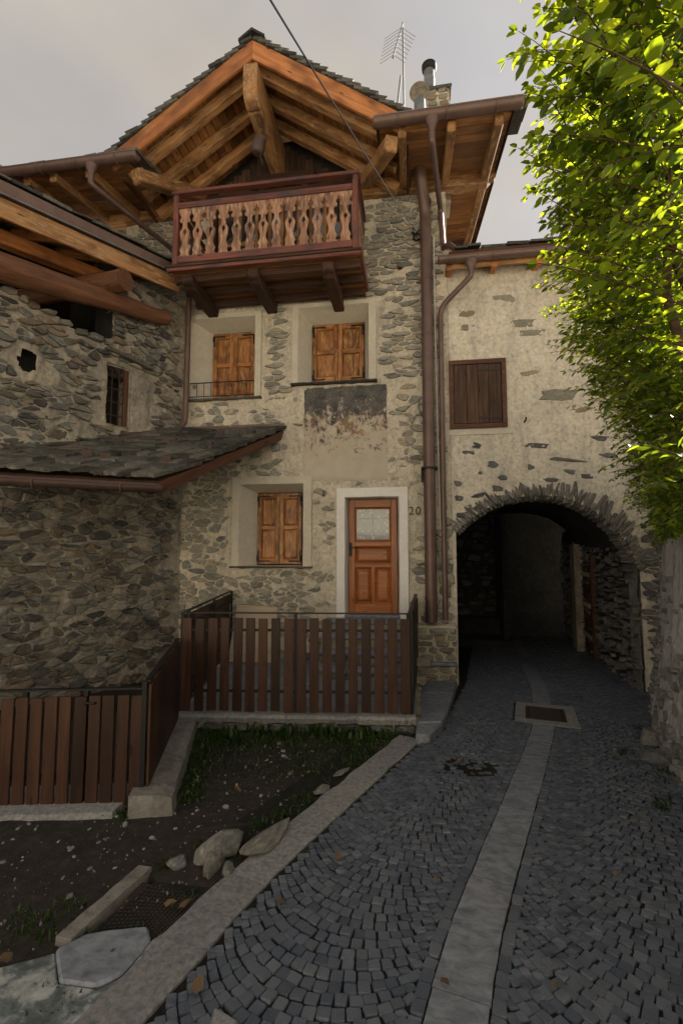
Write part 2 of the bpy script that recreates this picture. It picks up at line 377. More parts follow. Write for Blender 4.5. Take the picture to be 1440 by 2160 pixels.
def pool_mesh(i, mat):
    k = (i, mat.name)
    if k not in POOLM:
        me = bpy.data.meshes.new('stone'); me.from_pydata(POOL[i][0], [], POOL[i][1]); me.polygons.foreach_set('use_smooth', [True]*len(me.polygons))
        try: me.set_sharp_from_angle(angle=R(28))
        except Exception: pass
        me.materials.append(mat); me.update(); POOLM[k] = me
    return POOLM[k]
def joined(name, items, mat, parent, shapes=None, kind='stuff', smooth=True):
    """items: (shape index, Matrix) -> one mesh with a random value per piece"""
    shapes = shapes or POOL; v = []; f = []; rv = []
    rn = random.Random(len(items))
    for si, M in items:
        b = len(v); S = shapes[si]; v += [tuple(M @ V(p)) for p in S[0]]; f += [tuple(i+b for i in q) for q in S[1]]; rv += [rn.random()]*len(S[1])
    me = bpy.data.meshes.new(name); me.from_pydata(v, [], f)
    a = me.attributes.new('rnd', 'FLOAT', 'FACE'); a.data.foreach_set('value', rv)
    if smooth:
        me.polygons.foreach_set('use_smooth', [True]*len(f))
        try: me.set_sharp_from_angle(angle=R(28))
        except Exception: pass
    me.update(); o = link(name, me, mat, parent)
    if kind: o['kind'] = kind
    return o
def pieces(name, items, mat, parent, limit=290, rest='small_stones'):
    items = sorted(items, key=lambda q: -q[2])
    for si, M, s_ in items[:limit]: link(name, pool_mesh(si, mat), mat, parent, M)
    if items[limit:]: joined(rest, [(a, b) for a, b, _ in items[limit:]], mat, parent)
def pack(u0, u1, v0, v1, sizes, ok, rn, tries=4000, asp=(1.6, 3.2), gap=.8):
    """rubble: list of (u, v, w, h, rot); sizes = [(width min, width max, tries)...] from large to small"""
    res = []; cell = .35; gridd = {}
    for (a, b, n) in sizes:
        for _ in range(n):
            u = rn.uniform(u0, u1); v = rn.uniform(v0, v1); wd = rn.uniform(a, b); h = wd / rn.uniform(*asp)
            k = ok(u, v)
            if not k or rn.random() > k: continue
            if not (ok(u-wd*.45, v) and ok(u+wd*.45, v) and ok(u, v-h*.5) and ok(u, v+h*.5)): continue
            ci, cj = int(u/cell), int(v/cell); bad = False
            for i in range(ci-1, ci+2):
                for j in range(cj-1, cj+2):
                    for (U, VV, W, H) in gridd.get((i, j), ()):
                        du = abs(u-U)/((wd+W)/2*gap+.008); dv = abs(v-VV)/((h+H)/2*gap+.008)
                        if du < 1 and dv < 1 and du*du*du + dv*dv*dv < 1: bad = True; break
                    if bad: break
                if bad: break
            if bad: continue
            gridd.setdefault((ci, cj), []).append((u, v, wd, h)); res.append((u, v, wd, h, rn.gauss(0, .10)))
    return res
def wall_items(packed, P, nrm, rn, proud=(.004, .03), depth=.05):
    """P(u,v) -> world point on the wall; nrm outward"""
    nrm = V(nrm).normalized(); z = V((0,0,1)); x = z.cross(-nrm) * -1
    x = V((-nrm.y, nrm.x, 0)).normalized(); items = []
    for (u, v, wd, h, ro) in packed:
        p = P(u, v) ; pr = rn.uniform(*proud)
        B = Matrix.Identity(4); y = -nrm
        for i in range(3): B[i][0] = x[i]; B[i][1] = y[i]; B[i][2] = z[i]; B[i][3] = (p + nrm*(pr-depth*.5))[i]
        flip = rn.choice((-1, 1))
        M = B @ Matrix.Rotation(ro, 4, 'Y') @ Matrix.Diagonal((wd*flip, depth, h, 1)) if flip > 0 else B @ Matrix.Rotation(ro + math.pi, 4, 'Y') @ Matrix.Diagonal((wd, depth, h, 1))
        items.append((rn.randrange(len(POOL)), M, wd*h / max(.5, (p-CAM).length)**2))
    return items
def wallgrid(name, P, nrm, u0, u1, v0, v1, step, hole, amp, mat, parent, kind=None, seed=0):
    nu = int(round((u1-u0)/step)); nv = int(round((v1-v0)/step)); nrm = V(nrm); vs = []; fs = []; idx = {}
    def vid(i, j):
        if (i, j) not in idx:
            u = u0 + (u1-u0)*i/nu; v = v0 + (v1-v0)*j/nv; p = P(u, v)
            d = noise.noise(p*1.7 + V((seed,0,0)))*.4 + noise.noise(p*5.3)*.45 + noise.noise(p*14)*.55 + abs(noise.noise(p*27))*.5 - .1
            idx[(i, j)] = len(vs); vs.append(tuple(p + nrm*d*amp))
        return idx[(i, j)]
    for i in range(nu):
        for j in range(nv):
            if hole and hole(u0 + (u1-u0)*(i+.5)/nu, v0 + (v1-v0)*(j+.5)/nv): continue
            fs.append((vid(i,j), vid(i+1,j), vid(i+1,j+1), vid(i,j+1)))
    me = bpy.data.meshes.new(name); me.from_pydata(vs, [], fs); me.polygons.foreach_set('use_smooth', [True]*len(fs)); me.update()
    return link(name, me, mat, parent)
def voronoi_rubble(u0, u1, v0, v1, su_, sv_, keep, P, nrm, mat, parent, rn, proud=(-.01,.02), depth=.06, gap=.006, limit=290, drop=.22, rest='small_stones', extra=.25):
    asp = su_/sv_; S = []
    nu = int((u1-u0)/su_)+1; nv = int((v1-v0)/sv_)+1
    for j in range(-1, nv+1):
        for i in range(-1, nu+1):
            if rn.random() < drop: continue
            S.append((u0+(i+.5+(j % 2)*.5+rn.uniform(-.42,.42))*su_, (v0+(j+.5+rn.uniform(-.40,.40))*sv_)*asp))
            if rn.random() < extra: S.append((S[-1][0]+rn.uniform(-.5,.5)*su_, S[-1][1]+rn.uniform(-.5,.5)*su_))
    cell = su_*1.6; gr = {}
    for k, (x, y) in enumerate(S): gr.setdefault((int(x//cell), int(y//cell)), []).append(k)
    nrm = V(nrm).normalized(); xd = V((-nrm.y, nrm.x, 0)).normalized(); items = []
    for k, (x, y) in enumerate(S):
        pr = keep(x, y/asp)
        if not pr or rn.random() > pr: continue
        R_ = cell*1.1; poly = [(x-R_,y-R_),(x+R_,y-R_),(x+R_,y+R_),(x-R_,y+R_)]
        ci, cj = int(x//cell), int(y//cell)
        for i in range(ci-2, ci+3):
            for j in range(cj-2, cj+3):
                for q in gr.get((i,j), ()):
                    if q == k: continue
                    dx, dy = S[q][0]-x, S[q][1]-y; d2 = dx*dx+dy*dy
                    if d2 > 9*R_*R_ or d2 < 1e-9: continue
                    mx_, my_ = x+dx/2, y+dy/2; out_ = []; n = len(poly)
                    for t in range(n):
                        a, b = poly[t], poly[(t+1) % n]; da = (a[0]-mx_)*dx+(a[1]-my_)*dy; db = (b[0]-mx_)*dx+(b[1]-my_)*dy
                        if da <= 0: out_.append(a)
                        if (da < 0 < db) or (db < 0 < da): f = da/(da-db); out_.append((a[0]+(b[0]-a[0])*f, a[1]+(b[1]-a[1])*f))
                    poly = out_
                    if len(poly) < 3: break
        if len(poly) < 3: continue
        poly = [(a, b/asp) for a, b in poly]; cx_ = sum(p[0] for p in poly)/len(poly); cy_ = sum(p[1] for p in poly)/len(poly)
        if max(abs(p[0]-cx_) for p in poly) > su_*1.6: continue
        # shrink, cut the corners
        q = []
        for a, b in poly:
            dx, dy = a-cx_, b-cy_; L_ = math.hypot(dx, dy)+1e-6; s_ = max(.3, (L_-gap*rn.uniform(.7,2.2))/L_); q.append((dx*s_, dy*s_))
        n = len(q); c2 = []
        for t in range(n):
            a, b = q[t], q[(t+1) % n]
            if math.hypot(a[0]-b[0], a[1]-b[1]) < .012: c2.append(((a[0]+b[0])/2, (a[1]+b[1])/2)); continue
            f = rn.uniform(.16,.3); c2 += [(a[0]+(b[0]-a[0])*f, a[1]+(b[1]-a[1])*f), (a[0]+(b[0]-a[0])*(1-f), a[1]+(b[1]-a[1])*(1-f))]
        if len(c2) < 4: continue
        if not all(keep(cx_+a, cy_+b) for a, b in c2): continue
        n = len(c2); vs = []; fs = []; tx, ty = rn.uniform(-.12,.12), rn.uniform(-.12,.12); wd = max(a for a, b in c2)-min(a for a, b in c2); ht = max(b for a, b in c2)-min(b for a, b in c2)
        for (sc_, y_) in ((1.03, depth*.6), (1.0, -depth*.15), (.88, -depth*.42)):
            for a, b in c2: vs.append((a*sc_, y_ + ((tx*a+ty*b) + rn.uniform(-.004,.004) if y_ < 0 else 0), b*sc_))
        vs.append((0, -depth*.5, 0))
        for i in range(2):
            for t in range(n): fs.append((i*n+t, i*n+(t+1) % n, (i+1)*n+(t+1) % n, (i+1)*n+t))
        fs += [(2*n+t, 2*n+(t+1) % n, 3*n) for t in range(n)]
        p = P(cx_, cy_); B = Matrix.Identity(4); o_ = p + nrm*rn.uniform(*proud)
        for i in range(3): B[i][0] = xd[i]; B[i][1] = -nrm[i]; B[i][2] = (0,0,1)[i]; B[i][3] = o_[i]
        # wall u may run against xd
        if (P(cx_+.1, cy_)-p).dot(xd) < 0: vs = [(-a, b, c_) for a, b, c_ in vs]; fs = [f[::-1] for f in fs]
        items.append((wd*ht/max(.5, (p-CAM).length)**2 * max(.2, (CAM-p).normalized().dot(nrm)), vs, fs, B))
    items.sort(key=lambda t: -t[0])
    for _, vs, fs, B in items[:limit]:
        me = bpy.data.meshes.new('stone'); me.from_pydata(vs, [], fs); me.polygons.foreach_set('use_smooth', [True]*len(fs))
        try: me.set_sharp_from_angle(angle=R(30))
        except Exception: pass
        me.update(); link('stone', me, mat, parent, B)
    if items[limit:]: joined(rest, [(i, t[3]) for i, t in enumerate(items[limit:])], mat, parent, [(t[1], t[2]) for t in items[limit:]])
def trough(p0, p1, r, up=V((0,0,1)), seg=10, th=.006):
    """half-round gutter from p0 to p1 with closed ends, p on its axis at rim height"""
    p0 = V(p0); p1 = V(p1); t = (p1-p0).normalized(); s_ = t.cross(up).normalized(); u = V(up); mb = MB()
    prof = [(math.cos(a)*r, math.sin(a)*r) for a in [math.pi + math.pi*k/seg for k in range(seg+1)]]
    prof2 = [(x*(r-th)/r, z*(r-th)/r) for x, z in prof]; ring = prof + prof2[::-1]; n = len(ring)
    vs = [p + s_*x + u*z for p in (p0, p1) for x, z in ring]
    mb.add(vs, [(k, (k+1) % n, n+(k+1) % n, n+k) for k in range(n)])
    for p, d in ((p0, -1), (p1, 1)):
        m = seg+1; q = [p + s_*x + u*z for x, z in prof]; q2 = [p + t*d*r*.28 + s_*x*.82 + u*z*.82 for x, z in prof]
        b = len(mb.v); mb.add(q + q2, [(k, k+1, m+k+1, m+k) for k in range(m-1)] + [tuple(range(m, 2*m))] + [tuple([0, m, 2*m-1, m-1])])
    mb.tube([p0 + s_*r*-1, p1 + s_*r*-1], .011, 6); mb.tube([p0 + s_*r, p1 + s_*r], .011, 6)
    return mb
def gutter_strap(p, t, r, up=V((0,0,1))):
    s_ = V(t).normalized().cross(up).normalized(); mb = MB(); n = 10; r += .006
    pts = [p + s_*math.cos(math.pi+math.pi*k/n)*r + up*math.sin(math.pi+math.pi*k/n)*r for k in range(n+1)]
    mb.tube(pts, .011, 6); return mb
def bend(path, rad=.08, n=5):
    path = [V(p) for p in path]; res = [path[0]]
    for i in range(1, len(path)-1):
        a = (path[i-1]-path[i]); b = (path[i+1]-path[i]); r = min(rad, a.length*.45, b.length*.45)
        A = path[i]+a.normalized()*r; B = path[i]+b.normalized()*r
        for k in range(n+1):
            t = k/n; res.append(A*(1-t)**2 + path[i]*2*t*(1-t) + B*t*t)
    res.append(path[-1]); return res

# ================================================================== ground
def ground_sheet():
    mb = MB(); n = 24
    ys = [-600, -60, -12, 0, 6, 12, 20, 40, 120, 900]; xs = [-900, -60, -12, -4, 0, 4, 12, 60, 900]
    for y in ys:
        for x in xs:
            yy = max(-14, min(22, y)); mb.v.append((x, y, -SL*yy - .16))
    m = len(xs)
    for j in range(len(ys)-1):
        for i in range(m-1): mb.f.append((j*m+i, j*m+i+1, (j+1)*m+i+1, (j+1)*m+i))
    setp(mb.build('ground', G['dry_earth']), 'dusty gravel ground of the hamlet, coloured pale to bounce sun onto the houses', None, None, 'structure')
ground_sheet()
# street: centre line of the slab strip, in metres
CL = [gd(*p) for p in ((890, 2560), (960, 2160), (978, 2042), (1023, 1897), (1084, 1722), (1121, 1617), (1148, 1529), (1136, 1450), (1100, 1380), (1085, 1340))]
CL[0] = CL[1] + (CL[1]-CL[2])*3.2
def smooth_line(pts, n=160):
    d = [0]
    for a, b in zip(pts, pts[1:]): d.append(d[-1] + (b-a).length)
    raw = []
    for k in range(n+1):
        s_ = d[-1]*k/n; i = max(j for j in range(len(d)) if d[j] <= s_ + 1e-9); i = min(i, len(pts)-2)
        raw.append(pts[i].lerp(pts[i+1], (s_-d[i])/(d[i+1]-d[i])))
    for _ in range(14): raw = [raw[0]] + [(raw[i-1]+raw[i]*2+raw[i+1])/4 for i in range(1, n)] + [raw[-1]]
    return raw, d[-1]
CLS, CLEN = smooth_line(CL)
def cl(s_):
    k = max(0, min(CLEN-1e-6, s_))/CLEN*160; i = int(k); p = CLS[i].lerp(CLS[min(i+1, 160)], k-i)
    a = CLS[max(0, i-3)]; b = CLS[min(160, i+4)]; t = (b-a); t.z = 0; t.normalize(); return p, t, V((t.y, -t.x, 0))
def su(s_, u, dz=0.0):
    p, t, r = cl(s_); q = p + r*u; return V((q.x, q.y, gz(q.y) - .03*min(1, abs(u))**2*0 + dz))
WS = 1.12; HS = .124
street = MB()
ns = 120
for k in range(ns+1):
    for u in (-1.75, -.9, -.15, .15, .9, 2.4):
        street.v.append(tuple(su(CLEN*k/ns, u, -.011)))
for k in range(ns):
    for i in range(5): street.f.append((k*6+i, k*6+i+1, k*6+7+i, k*6+6+i))
street = setp(street.build('street', G['joint']), 'steep lane of dark cobbles with a pale slab strip down its middle', None, None, 'structure')
# cobbles
def cobble_shape(seed):
    rn = random.Random(seed); vs = []; fs = []; base = []
    for sx, sy in ((-1,-1),(1,-1),(1,1),(-1,1)):
        jx = rn.uniform(-.05,.05); jy = rn.uniform(-.05,.05); c = rn.uniform(.05,.13)
        q = [(sx*(.5-c)+jx, sy*.5+jy), (sx*.5+jx, sy*(.5-c)+jy)]
        base += q if sx*sy < 0 else q[::-1]
    # order ccw
    base.sort(key=lambda p: math.atan2(p[1], p[0])); n = len(base)
    tilt = (rn.uniform(-.10,.10), rn.uniform(-.10,.10))
    for k, z in ((.99, -1.0), (1.0, -.22), (.93, 0.0)):
        for x, y in base: vs.append((x*k, y*k, z + (tilt[0]*x+tilt[1]*y)*2 + rn.uniform(-.05,.05)))
    for i in range(2):
        for k in range(n): fs.append((i*n+k, i*n+(k+1) % n, (i+1)*n+(k+1) % n, (i+1)*n+k))
    vs.append((0, 0, .05)); fs += [(2*n+k, 2*n+(k+1) % n, 3*n) for k in range(n)]
    return vs, fs
CPOOL = [cobble_shape(i) for i in range(12)]
CPM = []
for S in CPOOL:
    me = bpy.data.meshes.new('cobble'); me.from_pydata(S[0], [], S[1]); me.polygons.foreach_set('use_smooth', [True]*len(S[1]))
    try: me.set_sharp_from_angle(angle=R(35))
    except Exception: pass
    me.materials.append(G['cobble']); me.update(); CPM.append(me)
rc_ = random.Random(3); cob = []
DRAIN = (6.05, .62)     # filled below
def project(p):
    q = MROT.transposed() @ (p - CAM)
    if q.z > -.05: return None
    return CX + FPX*q.x/-q.z, CY - FPX*q.y/-q.z
def put_cob(s_, u, ang, a, b):
    p, t, r = cl(s_); q = su(s_, u, rc_.uniform(-.004, .005))
    pr = project(q)
    if pr is None or pr[0] < -260 or pr[0] > 1700 or pr[1] > 2420: return
    if drain_hit(s_, u): return
    hd = q - HOLE
    if (hd.x/.27)**2 + (hd.y/.20)**2 < 1:
        if rc_.random() < .55: return
        q = q - V((0,0,.007))
    X = r*math.cos(ang) + t*math.sin(ang); Y = t*math.cos(ang) - r*math.sin(ang)
    X = V((X.x, X.y, -SL*X.y)); Y = V((Y.x, Y.y, -SL*Y.y)); M = Matrix.Identity(4); Zv = V((0,0,1))
    h = .022
    for i in range(3): M[i][0] = X[i]*a; M[i][1] = Y[i]*b; M[i][2] = Zv[i]*h; M[i][3] = q[i]
    cob.append((rc_.randrange(12), M, a*b/(q-CAM).length_squared if 0 < pr[0] < 1440 and pr[1] < 2160 else 0))
HOLE = gd(992, 1617)
# find the drain on the centre line
dp = gd(1152, 1506); sD = min((k*.02 for k in range(int(CLEN/.02))), key=lambda s_: (su(s_, 0)-dp).length)
def drain_hit(s_, u): return abs(s_-sD) < .51 and abs(u - .03) < .39
SZ = .062
nrow = int(CLEN/SZ)
for side in (-1, 1):
    W0, W1 = HS + SZ*.98, WS + (.0 if side < 0 else .55)
    # straight course beside the slab strip
    s_ = 0.0
    while s_ < CLEN-.1:
        ln = rc_.uniform(.065, .10); put_cob(s_+ln/2, side*(HS+SZ*.5), rc_.gauss(0, .03), SZ*.94, ln*.94); s_ += ln
    mid = (W0+W1)/2; Rr = (W1-W0)*.62; half = math.asin(min(.95, (W1-W0)/2/Rr)); narc = int(2*half*Rr/(SZ*1.02))
    for k in range(-4, nrow+8):
        off = (k % 2)*.5-.25+rc_.uniform(-.1,.1)
        for j in range(narc+1):
            a = -half + 2*half*(j+.5+off*.6)/(narc+.6)
            if abs(a) > half: continue
            a += rc_.gauss(0, .004); u = mid + Rr*math.sin(a); ss = k*SZ*1.02 + Rr*(1-math.cos(a)) + rc_.gauss(0, .0025)
            if ss < 0 or ss > CLEN-.1: continue
            put_cob(ss, side*u, side*a, SZ*.95*rc_.uniform(.88, 1.05), SZ*.965*max(.70, math.cos(a))*rc_.uniform(.92, 1.03))
cob.sort(key=lambda q: -q[2])
for si, M, _ in cob[:295]: link('cobble', CPM[si], G['cobble'], street, M)
joined('far_cobbles', [(a, b) for a, b, _ in cob[295:]], G['cobble'], street, CPOOL)
# slab strip
s_ = 0.0; rs = random.Random(5)
while s_ < CLEN-.2:
    ln = rs.uniform(.75, 1.25); e = min(s_+ln, CLEN-.05)
    if s_ < sD-.505 < e: e = sD-.505
    if abs((s_+e)/2 - sD) < .51: s_ = sD+.505; continue
    mb = MB(); n = max(2, int((e-s_)/.12)); dz = rs.uniform(-.002, .004)
    for k in range(n+1):
        q = s_+.004 + (e-s_-.008)*k/n
        for u, z in ((-HS+.004+rs.uniform(-.003,.004), -.04), (-HS+.004+rs.uniform(-.003,.004), .001), (HS-.004+rs.uniform(-.004,.003), .001), (HS-.004, -.04)): mb.v.append(tuple(su(q, u, z+dz)))
    for k in range(n):
        for i in range(3): mb.f.append((k*4+i, k*4+i+1, k*4+5+i, k*4+4+i))
    mb.f += [(0,1,2,3)[::-1], tuple(n*4+i for i in range(4))]
    # grain along the street: keep world coords
    mb.build('paving_slab', G['slab'], street); s_ = e
# small sunken patch of broken paving
# drain cover
dr = thing('drain_cover', su(sD, .03), 'square rusty storm drain grate in a pale stone frame in the slab strip', 'drain cover')
p, t, r = cl(sD); c0 = su(sD, .03)
def drp(a, b, z): q = c0 + r*a + t*b; return V((q.x, q.y, gz(q.y)+z))
def ring_quad(a0, a1, b0, b1, z0, z1): return MB().prism([drp(a0,b0,z0), drp(a1,b0,z0), drp(a1,b1,z0), drp(a0,b1,z0)], V((0,0,z1-z0)))
for q in ((-.37,.37,-.50,-.33), (-.37,.37,.33,.50), (-.37,-.24,-.328,.328), (.24,.37,-.328,.328)): ring_quad(*q, -.04, .006).build('frame_stone', G['kerb_stone'], dr, bevel=.004)
ring_quad(-.24, .24, -.33, .33, -.12, -.09).build('pit', G['dark_room'], dr)
for q in ((-.238,.238,-.328,-.285), (-.238,.238,.285,.328), (-.238,-.205,-.284,.284), (.205,.238,-.284,.284)): ring_quad(*q, -.03, .003).build('rim', G['rust'], dr)
for i in range(2):
    for k in range(9):
        b = -.256 + k*.064; a0 = -.195 + i*.2; ring_quad(a0, a0+.185, b-.019, b+.019, -.03, 0).build('bar', G['rust'], dr)
ring_quad(-.012, .012, -.284, .284, -.032, .001).build('bar', G['rust'], dr)

# kerb of pale flat stones on the left edge
kerb = thing('kerb', su(2.0, -1.4), None, None); setp(kerb, 'pale granite kerb band between the cobbles and the bare earth', None, None, 'structure')
KS = []
s_ = .2; ke = min((k*.02 for k in range(int(CLEN/.02))), key=lambda q: (su(q, -WS-.02)-gd(880, 1560)).length)
s_ = 0.0
while s_ < ke:
    e = min(s_ + rs.uniform(.9, 1.5), ke); mb = MB(); n = max(2, int((e-s_)/.1)); wdt = .235
    for k in range(n+1):
        q = s_+.003 + (e-s_-.006)*k/n; j0 = noise.noise(V((q*3, 1, 0)))*.018; j1 = noise.noise(V((q*4, 9, 0)))*.022
        for u, z in ((-WS-.02+j0, -.05), (-WS-.02+j0, .004), (-WS-.05+j0, .012), (-WS-.03-wdt+j1, .016), (-WS-.06-wdt+j1, -.06)): mb.v.append(tuple(su(q, u, z)))
    for k in range(n):
        for i in range(4): mb.f.append((k*5+i, k*5+5+i, k*5+6+i, k*5+i+1))
    mb.f += [(0,1,2,3,4), tuple(n*5+i for i in range(5))[::-1]]
    mb.build('kerb_stone', G['kerb_stone'], kerb); s_ = e

# bare earth between fence, terrace and kerb
PLQ = [gd(300,1862), gd(440,1888), gd(360,1958), gd(185,1990)]
def in_quad(Q, x, y, m=0):
    c_ = sum(Q, V())/len(Q); q = [c_+(p-c_)*(1+m) for p in Q]; r_ = False; n = len(q)
    for i in range(n):
        a, b = q[i], q[i-1]
        if (a.y > y) != (b.y > y) and x < (b.x-a.x)*(y-a.y)/(b.y-a.y)+a.x: r_ = not r_
    return r_
def earth():
    mb = MB(); x0, x1, y0, y1 = -6.2, .4, -1.0, 8.1; st = .05; nx = int((x1-x0)/st); ny = int((y1-y0)/st)
    for j in range(ny+1):
        for i in range(nx+1):
            x = x0+(x1-x0)*i/nx; y = y0+(y1-y0)*j/ny; p = V((x, y, 0))
            z = gz(y) - .02 + noise.noise(p*1.1)*.03 + noise.noise(p*4)*.015 + noise.noise(p*13)*.008
            d = x - (-1.0 + (y-2)*.36)     # towards the kerb
            z -= max(0, min(1, (d+.1)*3))*.05
            if in_quad(PLQ, x, y, .25): z = gz(y)-.11
            mb.v.append((x, y, z))
    for j in range(ny):
        for i in range(nx): a = j*(nx+1)+i; mb.f.append((a, a+1, a+nx+2, a+nx+1))
    return setp(mb.build('yard_ground', G['soil'], smooth=True), 'bare dark earth beside the lane strewn with small stones', None, None, 'structure')
earth()

# ================================================================== main house
house = thing('stone_house', (-2.4, 8.4, -.4), 'three storey rubble stone house with a wide timber gable and carved balcony', 'house')
XL, XR = -5.54, .66
def rect(tl, br, Y=FY):
    a = at(*tl, Y); b = at(*br, Y); return [a.x, b.x, b.z, a.z]
def rect4(tl, tr, bl, br, Y=FY):
    p = [at(*q, Y) for q in (tl, tr, bl, br)]
    return [(p[0].x+p[2].x)/2, (p[1].x+p[3].x)/2, (p[2].z+p[3].z)/2, (p[0].z+p[1].z)/2]
SY = FY + .34
WIN = {
 'ul': (rect4((399,672),(551,652),(393,848),(552,838)), rect4((402,680),(539,664),(401,846),(538,837)), rect4((450,707),(539,700),(449.5,846),(537,838), SY)),
 'ur': (rect4((618,643),(793,633),(616,812),(793,804)), rect4((629.5,652),(778,641),(628,811),(777,803)), rect4((659.5,686),(767.6,681),(659.5,809),(768,804), SY)),
 'lo': (rect4((492,1010),(655.6,1003),(490,1199),(659,1194)), rect4((506,1023),(639,1019),(504,1196),(641,1192)), rect4((543.6,1041.5),(637,1039),(543.6,1191),(637,1190), SY)),
}
DOOR_O = rect4((710,1030),(860.6,1028),(711,1325),(861,1325)); DOOR_I = rect4((727.6,1049),(842,1047),(727,1296),(843,1296)); DY = FY + .22
DOOR_D = rect4((735,1054),(837.5,1053),(736,1293),(838,1293), DY)
BALX0, BALX1, BALY, BALZ = -3.90, -.80, 7.05, 6.44
GX0, GX1 = -3.75, -1.05               # timber part of the gable wall
def inr(r, x, z, m=0): return r[0]-m < x < r[1]+m and r[2]-m < z < r[3]+m
def hole_house(x, z):
    for k in WIN:
        if inr(WIN[k][1], x, z, .02): return True
    if inr(DOOR_I, x, z, .02): return True
    if GX0 < x < GX1 and z > BALZ: return True
    return False
wallH = wallgrid('wall', lambda u, v: V((u, FY, v)), (0,-1,0), XL, XR, -.75, 8.42, .022, hole_house, .024, G['mortar'], house)
# right side and back of the house (seen above the wing roof)
wallgrid('side_wall', lambda u, v: V((XR, u, v)), (1,0,0), FY, 12.5, 5.5, 8.9, .12, None, .02, G['mortar'], house)
FR = rect4((640,818),(815,812),(640,1012),(817,1016))
rn = random.Random(11)
def free_house(x, z, m=.0):
    if x < XL+.1 or x > XR-.02 or z > 8.2: return False
    for k in WIN:
        if inr(WIN[k][0], x, z, .02+m): return False
    if inr(DOOR_O, x, z, .02+m) or inr(FR, x, z, .01+m): return False
    if GX0 < x < GX1 and z > BALZ-.1: return False
    return True
def ok_house(x, z):
    if not free_house(x, z): return 0
    if z > 6.2: return 1.0
    if z > 4.6: return 1 if x > -.9 or -2.75 < x < -2.1 else .5
    if z > 3.2: return .6 if x > -.55 else (.12 if x > -2.3 else .35)
    if z > 1.5: return .15 if x > -1.3 else (.9 if x < -3 else .45)
    return .8 if x < -1.2 else .5
cz_ = lambda x, z: (x > -1.08 and z > 4.72) or (x < -3.88 and z > 6.28) or (-2.8 < x < -2.02 and 4.57 < z < 6.33)
def keep_house(x, z):
    return 0 if (not free_house(x, z) or cz_(x, z)) else ok_house(x, z)
def keep_course(x, z): return 0 if not (free_house(x, z) and cz_(x, z)) else .90
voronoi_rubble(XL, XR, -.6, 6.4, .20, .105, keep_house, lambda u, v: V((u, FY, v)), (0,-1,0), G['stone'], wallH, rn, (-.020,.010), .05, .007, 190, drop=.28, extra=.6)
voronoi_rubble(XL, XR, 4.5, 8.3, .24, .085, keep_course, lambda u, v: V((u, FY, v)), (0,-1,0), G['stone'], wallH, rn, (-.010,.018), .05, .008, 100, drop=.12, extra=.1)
# quoins at the right edge, where the house meets the passage
z = .15; it = []
while z < 2.2:
    h = rn.uniform(.10, .22); it.append((XR-rn.uniform(.10,.16), z+h/2, rn.uniform(.2,.34), h*1.05, rn.gauss(0,.04))); z += h+.01
pieces('stone', wall_items(it, lambda u, v: V((u, FY, v)), (0,-1,0), rn, (.015,.035), .08), G['stone'], wallH, 40)
MB().box(XL, XR-.02, FY+.5, FY+.55, -.7, 8.5).build('inner_wall', G['dark_room'], house)  # dark sheet added behind the openings to stop light leaking through
# ---- windows with splayed plaster reveals and closed board shutters
def rect_ring(a, ya, b, yb):
    A = [(a[0],ya,a[2]),(a[1],ya,a[2]),(a[1],ya,a[3]),(a[0],ya,a[3])]; B = [(b[0],yb,b[2]),(b[1],yb,b[2]),(b[1],yb,b[3]),(b[0],yb,b[3])]
    return A+B, [(i, (i+1) % 4, 4+(i+1) % 4, 4+i) for i in range(4)]
def wobble_ring(mb, a, ya, b, yb, amp, nseg=10):
    def ringp(r_, y):
        c = [(r_[0],r_[2]),(r_[1],r_[2]),(r_[1],r_[3]),(r_[0],r_[3])]; o = []
        for i in range(4):
            p, q = c[i], c[(i+1) % 4]
            for k in range(nseg):
                x = p[0]+(q[0]-p[0])*k/nseg; z = p[1]+(q[1]-p[1])*k/nseg
                o.append((x+noise.noise(V((x*3,z*3,y)))*amp, y+noise.noise(V((x*2,z*2,5)))*amp*.5, z+noise.noise(V((x*3,z*3,y+9)))*amp))
        return o
    A = ringp(a, ya); B = ringp(b, yb); n = len(A)
    mb.add(A+B, [(i, (i+1) % n, n+(i+1) % n, n+i) for i in range(n)])
def grow(r_, m): return [r_[0]-m, r_[1]+m, r_[2]-m, r_[3]+m]
